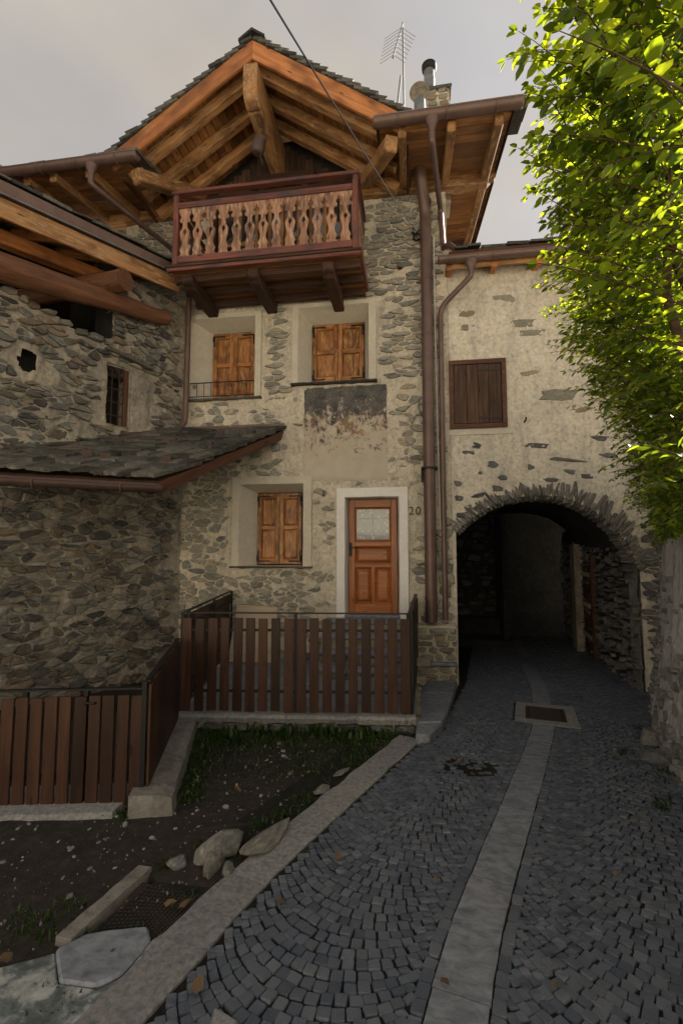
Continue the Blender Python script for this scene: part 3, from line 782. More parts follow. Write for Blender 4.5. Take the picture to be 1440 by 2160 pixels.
def shutter_window(key, lab, railing=False, hinges=('t','b')):
    O, I, D = WIN[key]; mb = MB()
    wobble_ring(mb, O, FY+.03, O, FY-.035, .012); wobble_ring(mb, O, FY-.035, I, FY-.032, .008); wobble_ring(mb, I, FY-.032, grow(D, .012), SY+.02, .004)
    wdw = setp(mb.build('window', G['surround'], house, smooth=True), lab)
    # slate sill
    sm = MB(); n = 14; x0, x1 = O[0]-.01, O[1]+.02; zt = I[2]
    rr = random.Random(key)
    top = []; 
    for k in range(n+1):
        x = x0+(x1-x0)*k/n; yf = FY-.085-rr.uniform(0,.03); th = .028+rr.uniform(0,.02)
        top.append([(x, SY-.02, zt-.004), (x, yf+.01, zt), (x, yf, zt-th*.5), (x, yf+.025, zt-th), (x, FY+.05, zt-th)])
    for q in top: sm.v += q
    for k in range(n):
        for i in range(4): sm.f.append((k*5+i, k*5+5+i, k*5+6+i, k*5+i+1))
    sm.f += [(0,1,2,3,4), tuple(n*5+i for i in range(5))[::-1]]
    sm.build('sill', G['slate'], wdw)
    # shutters
    xm = (D[0]+D[1])/2; z0, z1 = D[2], D[3]
    MB().box(D[0]-.02, D[1]+.02, SY+.045, SY+.06, z0-.02, z1+.02).build('backing', G['dark_room'], wdw)
    for (a, b, hx) in ((D[0]+.004, xm-.003, 0), (xm+.003, D[1]-.004, 1)):
        st = .075; zs = (z0+.005, z1-.005); zm = (zs[0]+zs[1])/2 + .02
        beam('stile', (a+st/2, SY, zs[0]), (a+st/2, SY, zs[1]), .034, st, G['shutter_wood'], wdw, up=(1,0,0), bevel=.004)
        beam('stile', (b-st/2, SY, zs[0]), (b-st/2, SY, zs[1]), .034, st, G['shutter_wood'], wdw, up=(1,0,0), bevel=.004)
        for zc, hh in ((zs[0]+.05, .098), (zm, .07), (zs[1]-.05, .098)):
            beam('rail', (a+st+.001, SY+.002, zc), (b-st-.001, SY+.002, zc), .032, hh, G['shutter_wood'], wdw, bevel=.004)
        for q0, q1 in ((zs[0]+.10, zm-.037), (zm+.037, zs[1]-.10)):
            pm = MB(); A = [a+st+.002, b-st-.002, q0, q1]; B = grow(A, -.035)
            v_, f_ = rect_ring(A, .012, B, -.010); L0 = q1-q0
            # local x runs up the grain
            pm.add([(p[2]-q0, -(p[0]-A[0]), p[1]) for p in v_], f_ + [(4,5,6,7)])
            M = Matrix(((0,-1,0,A[0]),(0,0,1,SY),(1,0,0,q0),(0,0,0,1)))
            link('panel', pm.mesh('panel'), G['shutter_wood'], wdw, M)
        for e in hinges:
            zc = zs[1]-.055 if e == 't' else zs[0]+.055; sg = -1 if e == 't' else 1; hxx = a+.014 if hx == 0 else b-.014; dx = 1 if hx == 0 else -1
            hm = MB(); hm.box(min(hxx, hxx+dx*.02), max(hxx, hxx+dx*.02), SY-.03, SY-.02, min(zc-sg*.02, zc+sg*.17), max(zc-sg*.02, zc+sg*.17))
            hm.box(min(hxx+dx*.021, hxx+dx*.20), max(hxx+dx*.021, hxx+dx*.20), SY-.031, SY-.021, zc-.011, zc+.011)
            hm.lathe((hxx-dx*.012, SY-.02, zc+sg*.05), [(.012,-.05),(.014,-.02),(.014,.02),(.012,.05)], 8)
            hm.prism([V((hxx+dx*.20, SY-.031, zc-.02)), V((hxx+dx*.235, SY-.031, zc)), V((hxx+dx*.20, SY-.031, zc+.02))], (0,.01,0))
            hm.prism([V((hxx-.006, SY-.031, zc+sg*.17)), V((hxx+dx*.01, SY-.031, zc+sg*.205)), V((hxx+.026, SY-.031, zc+sg*.17))], (0,.01,0))
            hm.build('hinge', G['iron'], wdw)
    if railing:
        y = FY-.01; zb, zt2 = I[2]+.06, I[2]+.32; x0, x1 = I[0]-.0, I[1]
        rm = MB(); rm.tube([(x0,y,zt2),(x1,y,zt2)], .010, 6); rm.tube([(x0,y,zb),(x1,y,zb)], .008, 6); rm.build('railing', G['iron'], wdw)
        nb = 9
        for k in range(nb+1):
            x = x0+.015+(x1-x0-.03)*k/nb; MB().tube([(x,y,zb-(.05 if k in (0,nb) else 0)),(x,y,zt2)], .006, 6).build('bar', G['iron'], wdw)
        for k in (1, 4, 6, 8):
            xc = x0+.015+(x1-x0-.03)*(k-.5)/nb; pts = []
            for j in range(30):
                a = j/29*3.6*math.pi; rr_ = .045*(1-j/29*.8); pts.append((xc+.045-.02+rr_*math.cos(a)*(1 if k % 2 else -1), y, zt2-.07+rr_*math.sin(a)))
            MB().tube(pts, .005, 5).build('scroll', G['iron'], wdw)
    return wdw
shutter_window('ul', 'shuttered window behind a low iron railing', True, ('t',))
shutter_window('ur', 'shuttered window above the faded wall painting')
shutter_window('lo', 'shuttered ground floor window beside the entrance door')
# ---- door
O, I, D = DOOR_O, DOOR_I, DOOR_D
mb = MB(); Od = [O[0], O[1], O[2], O[3]]
def u_ring(mb, a, ya, b, yb, amp=.006, n=14):
    def path(r_, y):
        c = [(r_[0],r_[2]),(r_[0],r_[3]),(r_[1],r_[3]),(r_[1],r_[2])]; o = []
        for i in range(3):
            for k in range(n + (1 if i == 2 else 0)):
                x = c[i][0]+(c[i+1][0]-c[i][0])*k/n; z = c[i][1]+(c[i+1][1]-c[i][1])*k/n
                o.append((x+noise.noise(V((x*4,z*3,y)))*amp, y+noise.noise(V((x*3,z*2,4)))*amp*.5, z+noise.noise(V((x*4,z*3,y+9)))*amp))
        return o
    A = path(a, ya); B = path(b, yb); m = len(A); mb.add(A+B, [(i, i+1, m+i+1, m+i) for i in range(m-1)])
Ii = [I[0], I[1], O[2], I[3]]
u_ring(mb, Od, FY+.03, Od, FY-.04); u_ring(mb, Od, FY-.04, Ii, FY-.036); u_ring(mb, Ii, FY-.036, [D[0]-.01, D[1]+.01, O[2], D[3]+.01], DY+.03)
sur = mb.build('door_surround', G['white_paint'], house, smooth=True)
door = MB().box(D[0], D[1], DY+.03, DY+.05, D[2], D[3]).build('door', G['door_wood'], house); setp(door, 'reddish panelled front door with a lace curtained pane')
def dz(f): return D[2] + (D[3]-D[2])*f
def dx(f): return D[0] + (D[1]-D[0])*f
Wd = D[1]-D[0]
for f0, f1 in ((0,.125), (.875,1)): beam('stile', (dx((f0+f1)/2), DY, D[2]), (dx((f0+f1)/2), DY, D[3]), .05, Wd*(f1-f0)-.002, G['door_wood'], door, up=(1,0,0), bevel=.004)
for f0, f1 in ((0,.08), (.40,.427), (.585,.625), (.93,1.0)): beam('rail', (dx(.126), DY, dz((f0+f1)/2)), (dx(.874), DY, dz((f0+f1)/2)), .048, (D[3]-D[2])*(f1-f0), G['door_wood'], door, bevel=.004)
beam('stile', (dx(.5), DY, dz(.081)), (dx(.5), DY, dz(.399)), .046, .05, G['door_wood'], door, up=(1,0,0), bevel=.004)
def door_panel(r_):
    pm = MB(); A = r_; B = grow(A, -.016); Cc = grow(A, -.03); E_ = grow(A, -.075)
    for a, ya, b, yb in ((A,-.035,B,-.028), (B,-.028,Cc,.006), (Cc,.006,E_,-.022)): v_, f_ = rect_ring(a, DY+ya, b, DY+yb); pm.add(v_, f_)
    pm.add([(E_[0],DY-.022,E_[2]),(E_[1],DY-.022,E_[2]),(E_[1],DY-.022,E_[3]),(E_[0],DY-.022,E_[3])], [(0,1,2,3)])
    pm.build('panel', G['door_wood'], door)
door_panel([dx(.127), dx(.873), dz(.428), dz(.584)]); door_panel([dx(.127), dx(.475), dz(.082), dz(.398)]); door_panel([dx(.525), dx(.873), dz(.082), dz(.398)])
gp = [dx(.127), dx(.873), dz(.627), dz(.928)]
v_, f_ = rect_ring(gp, DY-.032, grow(gp, -.03), DY+.0); MB().add(v_, f_).build('pane_frame', G['door_wood'], door)
MB().box(gp[0], gp[1], DY+.012, DY+.016, gp[2], gp[3]).build('pane', G['lace_glass'], door)
xm = (gp[0]+gp[1])/2; MB().box(xm-.014, xm+.014, DY+.002, DY+.010, gp[2]+.02, gp[3]-.02).build('glazing_bar', G['curtain'], door)
MB().box(gp[0]+.02, gp[1]-.02, DY+.003, DY+.011, gp[2]+(gp[3]-gp[2])*.66, gp[2]+(gp[3]-gp[2])*.66+.028).build('glazing_bar', G['curtain'], door)
hm = MB(); hx = dx(.045); hz = dz(.57); hm.box(hx-.022, hx+.022, DY-.04, DY-.026, hz-.15, hz+.09); hm.tube([(hx,DY-.03,hz),(hx,DY-.08,hz),(hx+.12,DY-.08,hz)], .011, 8); hm.build('handle', G['iron'], door, bevel=.004)
MB().box(I[0]-.0, I[1]+.0, FY-.06, DY+.06, D[2]-.045, D[2]-.004).build('threshold', G['slab'], door, bevel=.005)
# house number
cu = bpy.data.curves.new('house_number', 'FONT'); cu.body = '20'; cu.size = .2; cu.extrude = .008; cu.space_character = 1.15; cu.offset = -.002
to = bpy.data.objects.new('tmp', cu); C.objects.link(to)
me = bpy.data.meshes.new_from_object(to.evaluated_get(bpy.context.evaluated_depsgraph_get())); bpy.data.objects.remove(to)
pn = at(861, 1086, FY); link('house_number', me, G['iron'], house, Matrix.Translation((pn.x, FY-.03, pn.z)) @ Matrix.Rotation(R(90), 4, 'X'))
# fresco
mb = MB(); nx, nz_ = 26, 30
for j in range(nz_+1):
    for i in range(nx+1):
        x = FR[0]+(FR[1]-FR[0])*i/nx; z = FR[2]+(FR[3]-FR[2])*j/nz_
        ed = min(i, nx-i, j, nz_-j); mb.v.append((x + (noise.noise(V((x*6,z*6,1)))*.02 if ed == 0 else 0), FY-.026+noise.noise(V((x*4,z*4,0)))*.006 + (.02 if ed == 0 else 0), z + (noise.noise(V((x*6,z*6,5)))*.02 if ed == 0 else 0)))
for j in range(nz_):
    for i in range(nx): a = j*(nx+1)+i; mb.f.append((a, a+1, a+nx+2, a+nx+1))
setp(mb.build('wall_painting', G['fresco'], house, smooth=True), 'faded flaking wall painting, dark above and ochre and red below')
# hook and stone stub by the window, terracotta vent, stub stone
q = at(683, 1040, FY); MB().tube([(q.x, FY, q.z+.03),(q.x, FY-.06, q.z+.03),(q.x+.005, FY-.065, q.z-.04),(q.x-.01, FY-.05, q.z-.07)], .008, 6).build('hook', G['iron'], house)
q = at(843, 563, FY); MB().tube([(q.x, FY+.10, q.z),(q.x, FY-.03, q.z)], [.062,.066], 16, caps=False).build('vent_pipe', G['terracotta'], house, smooth=True)
MB().lathe((0,0,0), [(.055,0),(.055,.004)], 14).build('tmpd', G['dark_room'], house).matrix_basis = Matrix.Translation((q.x, FY-.005, q.z)) @ Matrix.Rotation(R(90), 4, 'X')
C.objects['tmpd'].name = 'vent_hole'
q = at(885, 1187, FY-.05); link('stone_stub', pool_mesh(3, G['stone']), G['stone'], house, Matrix.Translation((q.x, FY-.06, q.z)) @ Matrix.Diagonal((.16,.09,.11,1)))
q = at(885, 845, FY); MB().tube(bend([(q.x, FY-.05, q.z+.02),(q.x-.03, FY-.04, q.z-.12),(q.x+.0, FY-.05, q.z-.2),(q.x+.03, FY-.05, q.z-.3)]), .006, 5).build('loose_wire', G['cable_black'], house)

# ---- roof
roof = thing('roof', (-2.44, 6.7, 8.2)); roof.name = 'roof'; roof.parent = house; roof.matrix_parent_inverse = Matrix.Translation(ORG[house]).inverted()
xg = -2.44; GY = 6.70; zap = 9.90; m_ = .683; HW = 2.43; nsl = math.sqrt(1+m_*m_)
def mitred(name, y, top, wdt, h, x1, sg, mat):
    tang = V((sg,0,-m_)).normalized(); nrm = V((sg*m_,0,1)).normalized(); hv = h*nsl
    pts = [(xg, zap-top*nsl), (x1, gzr(x1)-top*nsl), (x1-sg*h*m_/nsl, gzr(x1-sg*h*m_/nsl)-top*nsl-hv), (xg, zap-top*nsl-hv)]
    M = frame_mat(V((xg, y, zap-top*nsl)), tang, nrm); Mi = M.inverted()
    q = [Mi @ V((x, y-wdt/2, z)) for x, z in pts]; ex_ = Mi.to_3x3() @ V((0,wdt,0))
    link(name, MB().prism(q, ex_).mesh(name, bevel=.006), mat, roof, M)
def gzr(x, d=0): return zap - m_*abs(x-xg) + d      # top line of the barge boards
for sg in (-1, 1):
    ex = xg+sg*(HW+.06); tang = V((sg, 0, -m_)).normalized(); nrm = V((sg*m_, 0, 1)).normalized()
    # barge boards and rafters (square timber along the slope)
    mitred('barge_board', GY, 0, .05, .27, ex, sg, G['barge'])
    for yy in (6.98, 7.48, 7.96):
        mitred('rafter', yy, .115, .13, .17, xg+sg*(HW-.12), sg, G['honey'])
    # soffit boards run with the ridge
    Ls = HW*nsl; nb = 20
    for k in range(nb):
        a = Ls*(k+.04)/nb; b = Ls*(k+.96)/nb; c_ = (a+b)/2
        p = V((xg, 0, zap)) + tang*c_ - nrm*.095
        beam('soffit_board', p+V((0,GY+.027,0)), p+V((0,8.35,0)), (b-a)*1.0, .022, G['soffit'], roof, up=nrm, bevel=.003)
    # deck and slates along the verge
    mb = MB(); A = V((xg, GY+.03, zap))-nrm*.08; B = V((ex, GY+.03, gzr(ex)))-nrm*.08
    mb.prism([A, B, B+nrm*.07, A+nrm*.07 + V((0,0,.0))], (0, 3.6, 0)); mb.build('deck', G['frame_wood'], roof)
    ns_ = 19; rr = random.Random(sg+5)
    for k in range(ns_):
        for dy in (0, .33, .7):
            a = Ls*(k-.25)/ns_ if k else 0.0; b = Ls*(k+1.0)/ns_+.03; y0 = GY-.05+dy+rr.uniform(-.015,.02); th = rr.uniform(.045,.07)
            A = V((xg, 0, zap))+tang*a+nrm*(.0+.03*0); B = V((xg, 0, zap))+tang*b
            lo, hi = -.002, .055
            pts = [A+nrm*lo, B+nrm*hi, B+nrm*(hi+th), A+nrm*(lo+th)]
            mb = MB(); n = 3
            for i in range(n+1):
                w_ = .36*i/n; j = [rr.uniform(-.008,.008) for _ in range(4)]
                for q, jj in zip(pts, j): mb.v.append(tuple(q + V((0, y0+w_, 0)) + tang*jj*1.5 + nrm*jj))
            for i in range(n):
                for c_ in range(4): mb.f.append((i*4+c_, i*4+(c_+1) % 4, i*4+4+(c_+1) % 4, i*4+4+c_))
            mb.f += [(0,1,2,3)[::-1], tuple(n*4+i for i in range(4))]
            mb.build('slate', G['slate'], roof)
mb = MB(); 
for i, (a, b) in enumerate(((GY-.07, GY+.5), (GY+.47, GY+1.1))):
    mb = MB(); z0 = zap+.07
    mb.prism([V((xg-.22,a,z0-.10)), V((xg,a,z0+.055)), V((xg+.22,a,z0-.10)), V((xg+.22,a,z0-.06)), V((xg,a,z0+.10)), V((xg-.22,a,z0-.06))], (0,b-a,0)); mb.build('ridge_slate', G['slate'], roof)
# ridge beam with rounded carved end
mb = MB(); bw = .115
prof = [(6.60,9.42),(6.585,9.05),(6.60,8.93),(6.66,8.84),(6.75,8.80),(6.80,8.795),(6.83,8.83),(6.86,8.80),(8.3,8.80),(8.3,9.42)]
mb.prism([V((z-8.8, -(xg-bw) - (y-6.6)*0 , y)) if False else V((y-6.6, -bw, z-8.8)) for y, z in prof], (0, 2*bw, 0))
link('ridge_beam', mb.mesh('ridge_beam', bevel=.012), G['honey'], roof, Matrix(((0,-1,0,xg),(1,0,0,6.6),(0,0,1,8.8),(0,0,0,1))))
# valley beams
beam('valley_beam', at(286,372,6.72), at(430,415,8.15), .2, .22, G['honey'], roof, bevel=.02)
beam('valley_beam', at(826,302,6.72), at(766,390,8.15), .2, .22, G['honey'], roof, bevel=.02)
# eaves left and right of the gable
EZ, ES, EY = 8.06, .195, 6.62
def ez(y, d=0): return EZ + ES*(y-EY) + d
ups = V((0,-ES,1)).normalized()
def eave(x0, x1, xs, yb):
    nb = 9
    for k in range(nb + (12 if yb > 9 else 0)):
        y = EY+.02 + (FY+.12-EY)*(k+.5)/nb; xa = x0 if y < FY else XR+.02
        beam('soffit_board', (xa, y, ez(y)), (x1, y, ez(y)), (FY+.12-EY)/nb*.97, .022, G['soffit'], roof, up=ups, bevel=.003)
    for x in xs:
        beam('rafter', (x, EY+.05, ez(EY+.05, -.085)), (x, (FY+.1 if x < XR else yb), ez((FY+.1 if x < XR else yb), -.085)), .125, .15, G['honey'], roof, up=ups, bevel=.012)
    mb = MB(); mb.prism([V((x0-.05,EY-.03,ez(EY-.03,.015))), V((x0-.05,11.2 if yb > 9 else 9,ez(11.2 if yb > 9 else 9,.015))), V((x0-.05,11.2 if yb > 9 else 9,ez(11.2 if yb > 9 else 9,.07))), V((x0-.05,EY-.03,ez(EY-.03,.07)))], (x1-x0+.07,0,0)); mb.build('deck', G['frame_wood'], roof)
    rr = random.Random(int(x0*10)); x = x0-.05
    while x < x1:
        wd = rr.uniform(.22,.42); 
        for dy in (0, .32):
            th = rr.uniform(.03,.05); y0 = EY-.10+dy+rr.uniform(-.02,.02); q = [V((x, y0, ez(y0,.072+dy*.1))), V((x+wd-.01, y0+rr.uniform(-.02,.02), ez(y0,.072+dy*.1))), V((x+wd-.01, y0+.5, ez(y0+.5,.072+dy*.1))), V((x, y0+.5, ez(y0+.5,.072+dy*.1)))]
            MB().prism(q, (0,0,th)).build('slate', G['slate'], roof)
        x += wd
XE = at(1083,235,EY).x
rafR = [at(848,335,EY+.1).x, at(952,300,EY+.1).x, at(1052,290,EY+.1).x]
rafL = [at(60,400,EY+.1).x, at(115,395,EY+.1).x, at(190,390,EY+.1).x]
eave(-.42, XE-.02, rafR, 10.9); eave(-6.9, -4.52, rafL, 8.6)
# edge flashing of the right verge
mb = MB(); mb.prism([V((XE,EY-.05,ez(EY-.05,-.05))), V((XE,11.2,ez(11.2,-.05))), V((XE,11.2,ez(11.2,.11))), V((XE,EY-.05,ez(EY-.05,.11)))], (.012,0,0)); mb.build('verge_flashing', G['copper_dark'], roof)
# wall plates with carved end
def plate(x0, x1, carved):
    y = FY-.02; z0, z1 = 8.16, 8.40; mb = MB()
    pr = [(x0,z0),(x1-.32,z0),(x1-.30,z0+.03),(x1-.26,z0-.01),(x1-.14,z0+.03),(x1-.06,z0+.12),(x1,z0+.15),(x1,z1),(x0,z1)] if carved else [(x0,z0),(x1,z0),(x1,z1),(x0,z1)]
    mb.prism([V((x-x0, -.11, z-z0)) for x, z in pr], (0,.22,0)); link('wall_plate', mb.mesh('wall_plate', bevel=.008), G['honey'], roof, Matrix.Translation((x0, y, z0)))
plate(-.98, at(1046,372,FY-.12).x, True); plate(XL-.3, -3.82, False)
q = at(1000,530,10.75); beam('purlin', (XR, 10.75, ez(10.75,-.30)), (XE-.12, 10.75, ez(10.75,-.30)), .2, .24, G['honey'], roof, bevel=.02)
# ---- gutters, downpipes
def strap_list(p0, p1, r_, n, parent):
    for k in range(n):
        p = V(p0).lerp(V(p1), (k+.5)/n); gutter_strap(p, V(p1)-V(p0), r_).build('strap', G['copper'], parent, smooth=True)
GUY = EY-.10
g0, g1 = V((at(790,285,GUY).x, GUY, EZ+.0)), V((at(1100,232,GUY).x, GUY, EZ+.02))
gut = trough(g0, g1, .095).build('gutter', G['copper'], house, smooth=True); strap_list(g0, g1, .095, 3, gut)
h0, h1 = V((-6.9, GUY, EZ-.02)), V((at(287,355,GUY).x, GUY, EZ-.02))
gut2 = trough(h0, h1, .095).build('gutter', G['copper'], house, smooth=True); strap_list(V((-6.3,GUY,EZ-.02)), h1, .095, 3, gut2)
def outlet(p, parent, name='outlet'):
    mb = MB(); n = 14
    vs = []
    for (rx, ry, z) in ((.10,.08,-.02),(.095,.075,-.06),(.05,.05,-.17),(.042,.042,-.25)):
        for k in range(n): vs.append(p + V((rx*math.cos(2*math.pi*k/n), ry*math.sin(2*math.pi*k/n), z)))
    mb.add(vs, [(i*n+k, i*n+(k+1) % n, (i+1)*n+(k+1) % n, (i+1)*n+k) for i in range(3) for k in range(n)]); mb.build(name, G['copper'], parent, smooth=True)
def pipe(name, path, r_, parent, collars=(), mat='copper', rad=.12, seg=14):
    pp = MB().tube(bend(path, rad), r_, seg).build(name, G[mat], parent, smooth=True)
    for c_ in collars:
        p, d = V(c_[0]), V(c_[1]).normalized(); MB().tube([p-d*.022, p+d*.022], r_*1.07, seg).build('collar', G[mat], pp, smooth=True)
    return pp
# upper right downpipe: gutter -> wall -> wing gutter
px0 = V((at(910,260,GUY).x, GUY, EZ)); outlet(px0-V((0,0,.05)), gut)
pipe('downpipe', [px0-V((0,0,.28)), px0-V((0,0,.42)), at(928,440,FY-.09), at(934,520,FY-.09), at(934,522,FY-.09)+V((0,-.05,-.05))], .045, house, [(at(929,460,FY-.09), (0,0,1))])
# large flue-like pipe from the soffit to the base
pb = FY-.14; xb = at(902,800,pb).x
pipe('downpipe', [V((xb-.10, pb-.32, ez(pb-.32,.06))), V((xb-.08, pb-.30, 8.10)), V((xb-.0, pb, 7.68)), V((xb, pb, at(903,1312,pb).z))], .098, house,
     [(V((xb, pb, at(900,y,pb).z)), (0,0,1)) for y in (425,590,705,850,965,1130,1262)], rad=.18, seg=20)
q = at(903,988,pb); br = MB(); br.box(xb-.13, xb+.13, pb-.12, FY, q.z-.015, q.z+.015); br.box(xb-.135, xb-.115, pb-.05, FY, q.z-.22, q.z+.016); br.build('pipe_bracket', G['iron'], house)
# white conduit
pipe('conduit', [at(905,497,FY-.05), at(914,497,FY-.05), at(915,600,FY-.05), at(921,860,FY-.05), at(929,1130,FY-.05)], .016, house, mat='conduit', rad=.05, seg=8)
# left diagonal downpipe from the left gutter to the wall, then down the corner
pl = V((at(193,365,GUY).x, GUY, EZ-.02)); outlet(pl-V((0,0,.05)), gut2)
pipe('downpipe', [pl-V((0,0,.28)), pl-V((0,0,.40)), at(366,528,FY-.12), at(388,548,FY-.12)], .045, house, [(at(250,435,7.3), (1,0,-1))])
# ---- chimney and cowl, aerial
ch = thing('chimney', (.55, 9.0, 8.5)); ch.parent = house; ch.matrix_parent_inverse = Matrix.Translation(ORG[house]).inverted()
cb = rect4((900,186),(946,184),(898,250),(948,245), 8.6)
wg = MB().box(cb[0], cb[1], 8.6, 9.1, 8.3, cb[3]-.06); wg.build('stack', G['mortar'], ch)
rr = random.Random(4); it = []
z = 9.0
while z < cb[3]-.12:
    x = cb[0]; h = rr.uniform(.07,.13)
    while x < cb[1]-.05: w_ = min(rr.uniform(.14,.3), cb[1]-x); it.append((x+w_/2, z+h/2, w_*.98, h, 0)); x += w_
    z += h+.01
for a, b, c_ in wall_items(it, lambda u, v: V((u, 8.6, v)), (0,-1,0), rr, (.0,.02), .05): link('stone', pool_mesh(a, G['patch_stone']), G['patch_stone'], ch, b)
MB().prism([V((cb[0]-.06,8.55,cb[3]-.06)),V((cb[1]+.05,8.55,cb[3]-.05)),V((cb[1]+.05,9.15,cb[3]-.05)),V((cb[0]-.06,9.15,cb[3]-.06))],(0,0,.07)).build('cap_slab', G['slate'], ch, bevel=.01)
fq = at(905,186,8.8); zt = at(905,148,8.8).z
MB().lathe((fq.x,8.8,fq.z-.02), [(.10,0),(.10,(zt-fq.z)*.5),(.105,(zt-fq.z)*.52),(.10,(zt-fq.z)*.54),(.10,zt-fq.z+.02)], 18).build('flue', G['steel'], ch, smooth=True)
MB().lathe((fq.x,8.8,zt-.03), [(.10,0),(.14,.03),(.145,.12),(.12,.14),(.06,.19),(.015,.20),(.012,.25)], 18).build('flue_cap', G['iron'], ch, smooth=True)
cq = at(885,243,7.6); cz = at(885,212,7.6).z
MB().lathe((cq.x,7.6,cq.z-.3), [(.085,0),(.085,.3),(.095,.32),(.095,cz-cq.z+.28),(.02,cz-cq.z+.30),(.012,cz-cq.z+.40)], 18).build('flue', G['steel'], ch, smooth=True)
cm = MB().lathe((0,0,0), [(.02,.07),(.165,.0),(.17,-.012),(.16,-.014),(.02,.045)], 20).build('cowl', G['patch_stone'], ch, smooth=True); cm.matrix_basis = Matrix.Translation((cq.x,7.6,cz+.16)) @ Matrix.Rotation(R(-12),4,'X')
an = thing('aerial', at(851,235,8.9)); an.parent = house; an.matrix_parent_inverse = Matrix.Translation(ORG[house]).inverted(); an.name = 'aerial'
AY = 8.9
MB().tube([at(852,250,AY), at(849,48,AY)], .018, 8).build('mast', G['steel'], an)
MB().tube([at(836,240,AY), at(845,160,AY)], .022, 6).build('brace', G['steel'], an)
b0, b1 = at(849,50,AY), at(828,122,AY-.9); MB().tube([b0, b1], .016, 6).build('boom', G['steel'], an)
for k in range(8):
    p = b0.lerp(b1, .12+.8*k/7); L_ = .34-.012*k
    MB().tube([p+V((-L_,0,-L_*.55)), p, p+V((L_*.8,0,-L_*.75))], .005, 5).build('element', G['steel'], an)
# ---- gable wall in timber and glass behind the balcony
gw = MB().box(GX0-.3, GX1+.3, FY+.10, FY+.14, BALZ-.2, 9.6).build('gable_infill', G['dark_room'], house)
MBT = G['old_beam']; FW = G['honey']
yy = FY+.02
for x, wd in ((GX0+.06,.14), (-2.72,.15), (-1.92,.13), (GX1-.06,.14)): beam('post', (x, yy-.03, BALZ), (x, yy-.03, 8.62 if abs(x+2.4) < .8 else 8.35), .14, wd, G['old_beam'], gw, up=(1,0,0), bevel=.01)
beam('header', (GX0-.2, yy-.06, 8.42), (GX1+.2, yy-.06, 8.42), .16, .17, G['old_beam'], gw, bevel=.012)
beam('header', (-2.95, yy-.09, 8.70), (-1.7, yy-.09, 8.70), .16, .15, G['old_beam'], gw, bevel=.012)
for k in range(16):
    x = GX0+.1+(GX1-GX0-.2)*(k+.5)/16; zt = gzr(x)-.35
    if zt > 8.55: beam('plank', (x, yy+.05, 8.5), (x, yy+.05, zt), .03, (GX1-GX0)/16*.95, G['grey_wood'], gw, up=(1,0,0), bevel=.004)
for x0, x1 in ((GX0+.14,-3.24),(-3.22,-2.81),(-2.63,-2.32),(-2.30,-2.0),(-1.84,-1.50),(-1.48,GX1-.14)):
    z0, z1 = BALZ+.05, 8.32; xm = (x0+x1)/2
    for x in (x0+.035, x1-.035): beam('window_stile', (x, yy, z0), (x, yy, z1), .05, .07, FW, gw, up=(1,0,0), bevel=.004)
    for z in (z0+.06, 7.55, z1-.04): beam('window_rail', (x0+.07, yy, z), (x1-.07, yy, z), .05, .08, FW, gw, bevel=.004)
    MB().box(x0+.07, x1-.07, yy+.012, yy+.018, z0+.1, z1-.08).build('pane', G['glass'], gw)
    MB().box(x0+.08, x1-.08, yy+.03, yy+.034, z0+.1, z1-.5).build('curtain', G['curtain'], gw)
# ---- balcony
bal = thing('balcony', (-2.35, FY, BALZ)); bal.parent = house; bal.matrix_parent_inverse = Matrix.Translation(ORG[house]).inverted(); bal.name = 'balcony'; setp(bal, 'carved reddish wooden balcony under the gable')
BZ = BALZ; zt = 7.76
# deck
nb = 9
for k in range(nb):
    y = BALY+.03+(FY-BALY-.03)*(k+.5)/nb; beam('floor_plank', (BALX0-.06, y, BZ-.02), (BALX1+.04, y, BZ-.02), (FY-BALY)/nb*.95, .04, G['soffit'], bal, bevel=.004)
beam('floor_edge', (BALX0-.10, BALY-.04, BZ+.0), (BALX1+.06, BALY-.04, BZ+.0), .05, .045, G['grey_wood'], bal, bevel=.008)
beam('floor_edge', (BALX0-.08, BALY-.02, BZ-.055), (BALX1+.05, BALY-.02, BZ-.055), .06, .06, G['rail_wood'], bal, bevel=.008)
beam('floor_edge', (BALX1+.05, BALY-.02, BZ-.0), (BALX1+.05, FY-.02, BZ-.0), .05, .11, G['rail_wood'], bal, bevel=.008)
for y, z in ((BALY+.22,BZ-.10), (BALY+.62,BZ-.10), (FY-.14,BZ-.12)): beam('joist', (BALX0-.05, y, z), (BALX1+.03, y, z), .11, .12, G['old_beam'], bal, bevel=.01, wob=.008)
for k, x in enumerate((-3.66, -2.52, -1.28)):
    mb = MB(); z0 = BZ-.12
    pr = [(0,-.0),(0,-.09),(.04,-.14),(.12,-.16),(.14,-.19),(1.3,-.20),(1.3,0)]
    mb.prism([V((y, -.10, z)) for y, z in pr], (0,.20,0)); link('bracket', mb.mesh('bracket', bevel=.018), G['old_beam'], bal, Matrix(((0,-1,0,x),(1,0,0,BALY+.02),(0,0,1,z0),(0,0,0,1))))
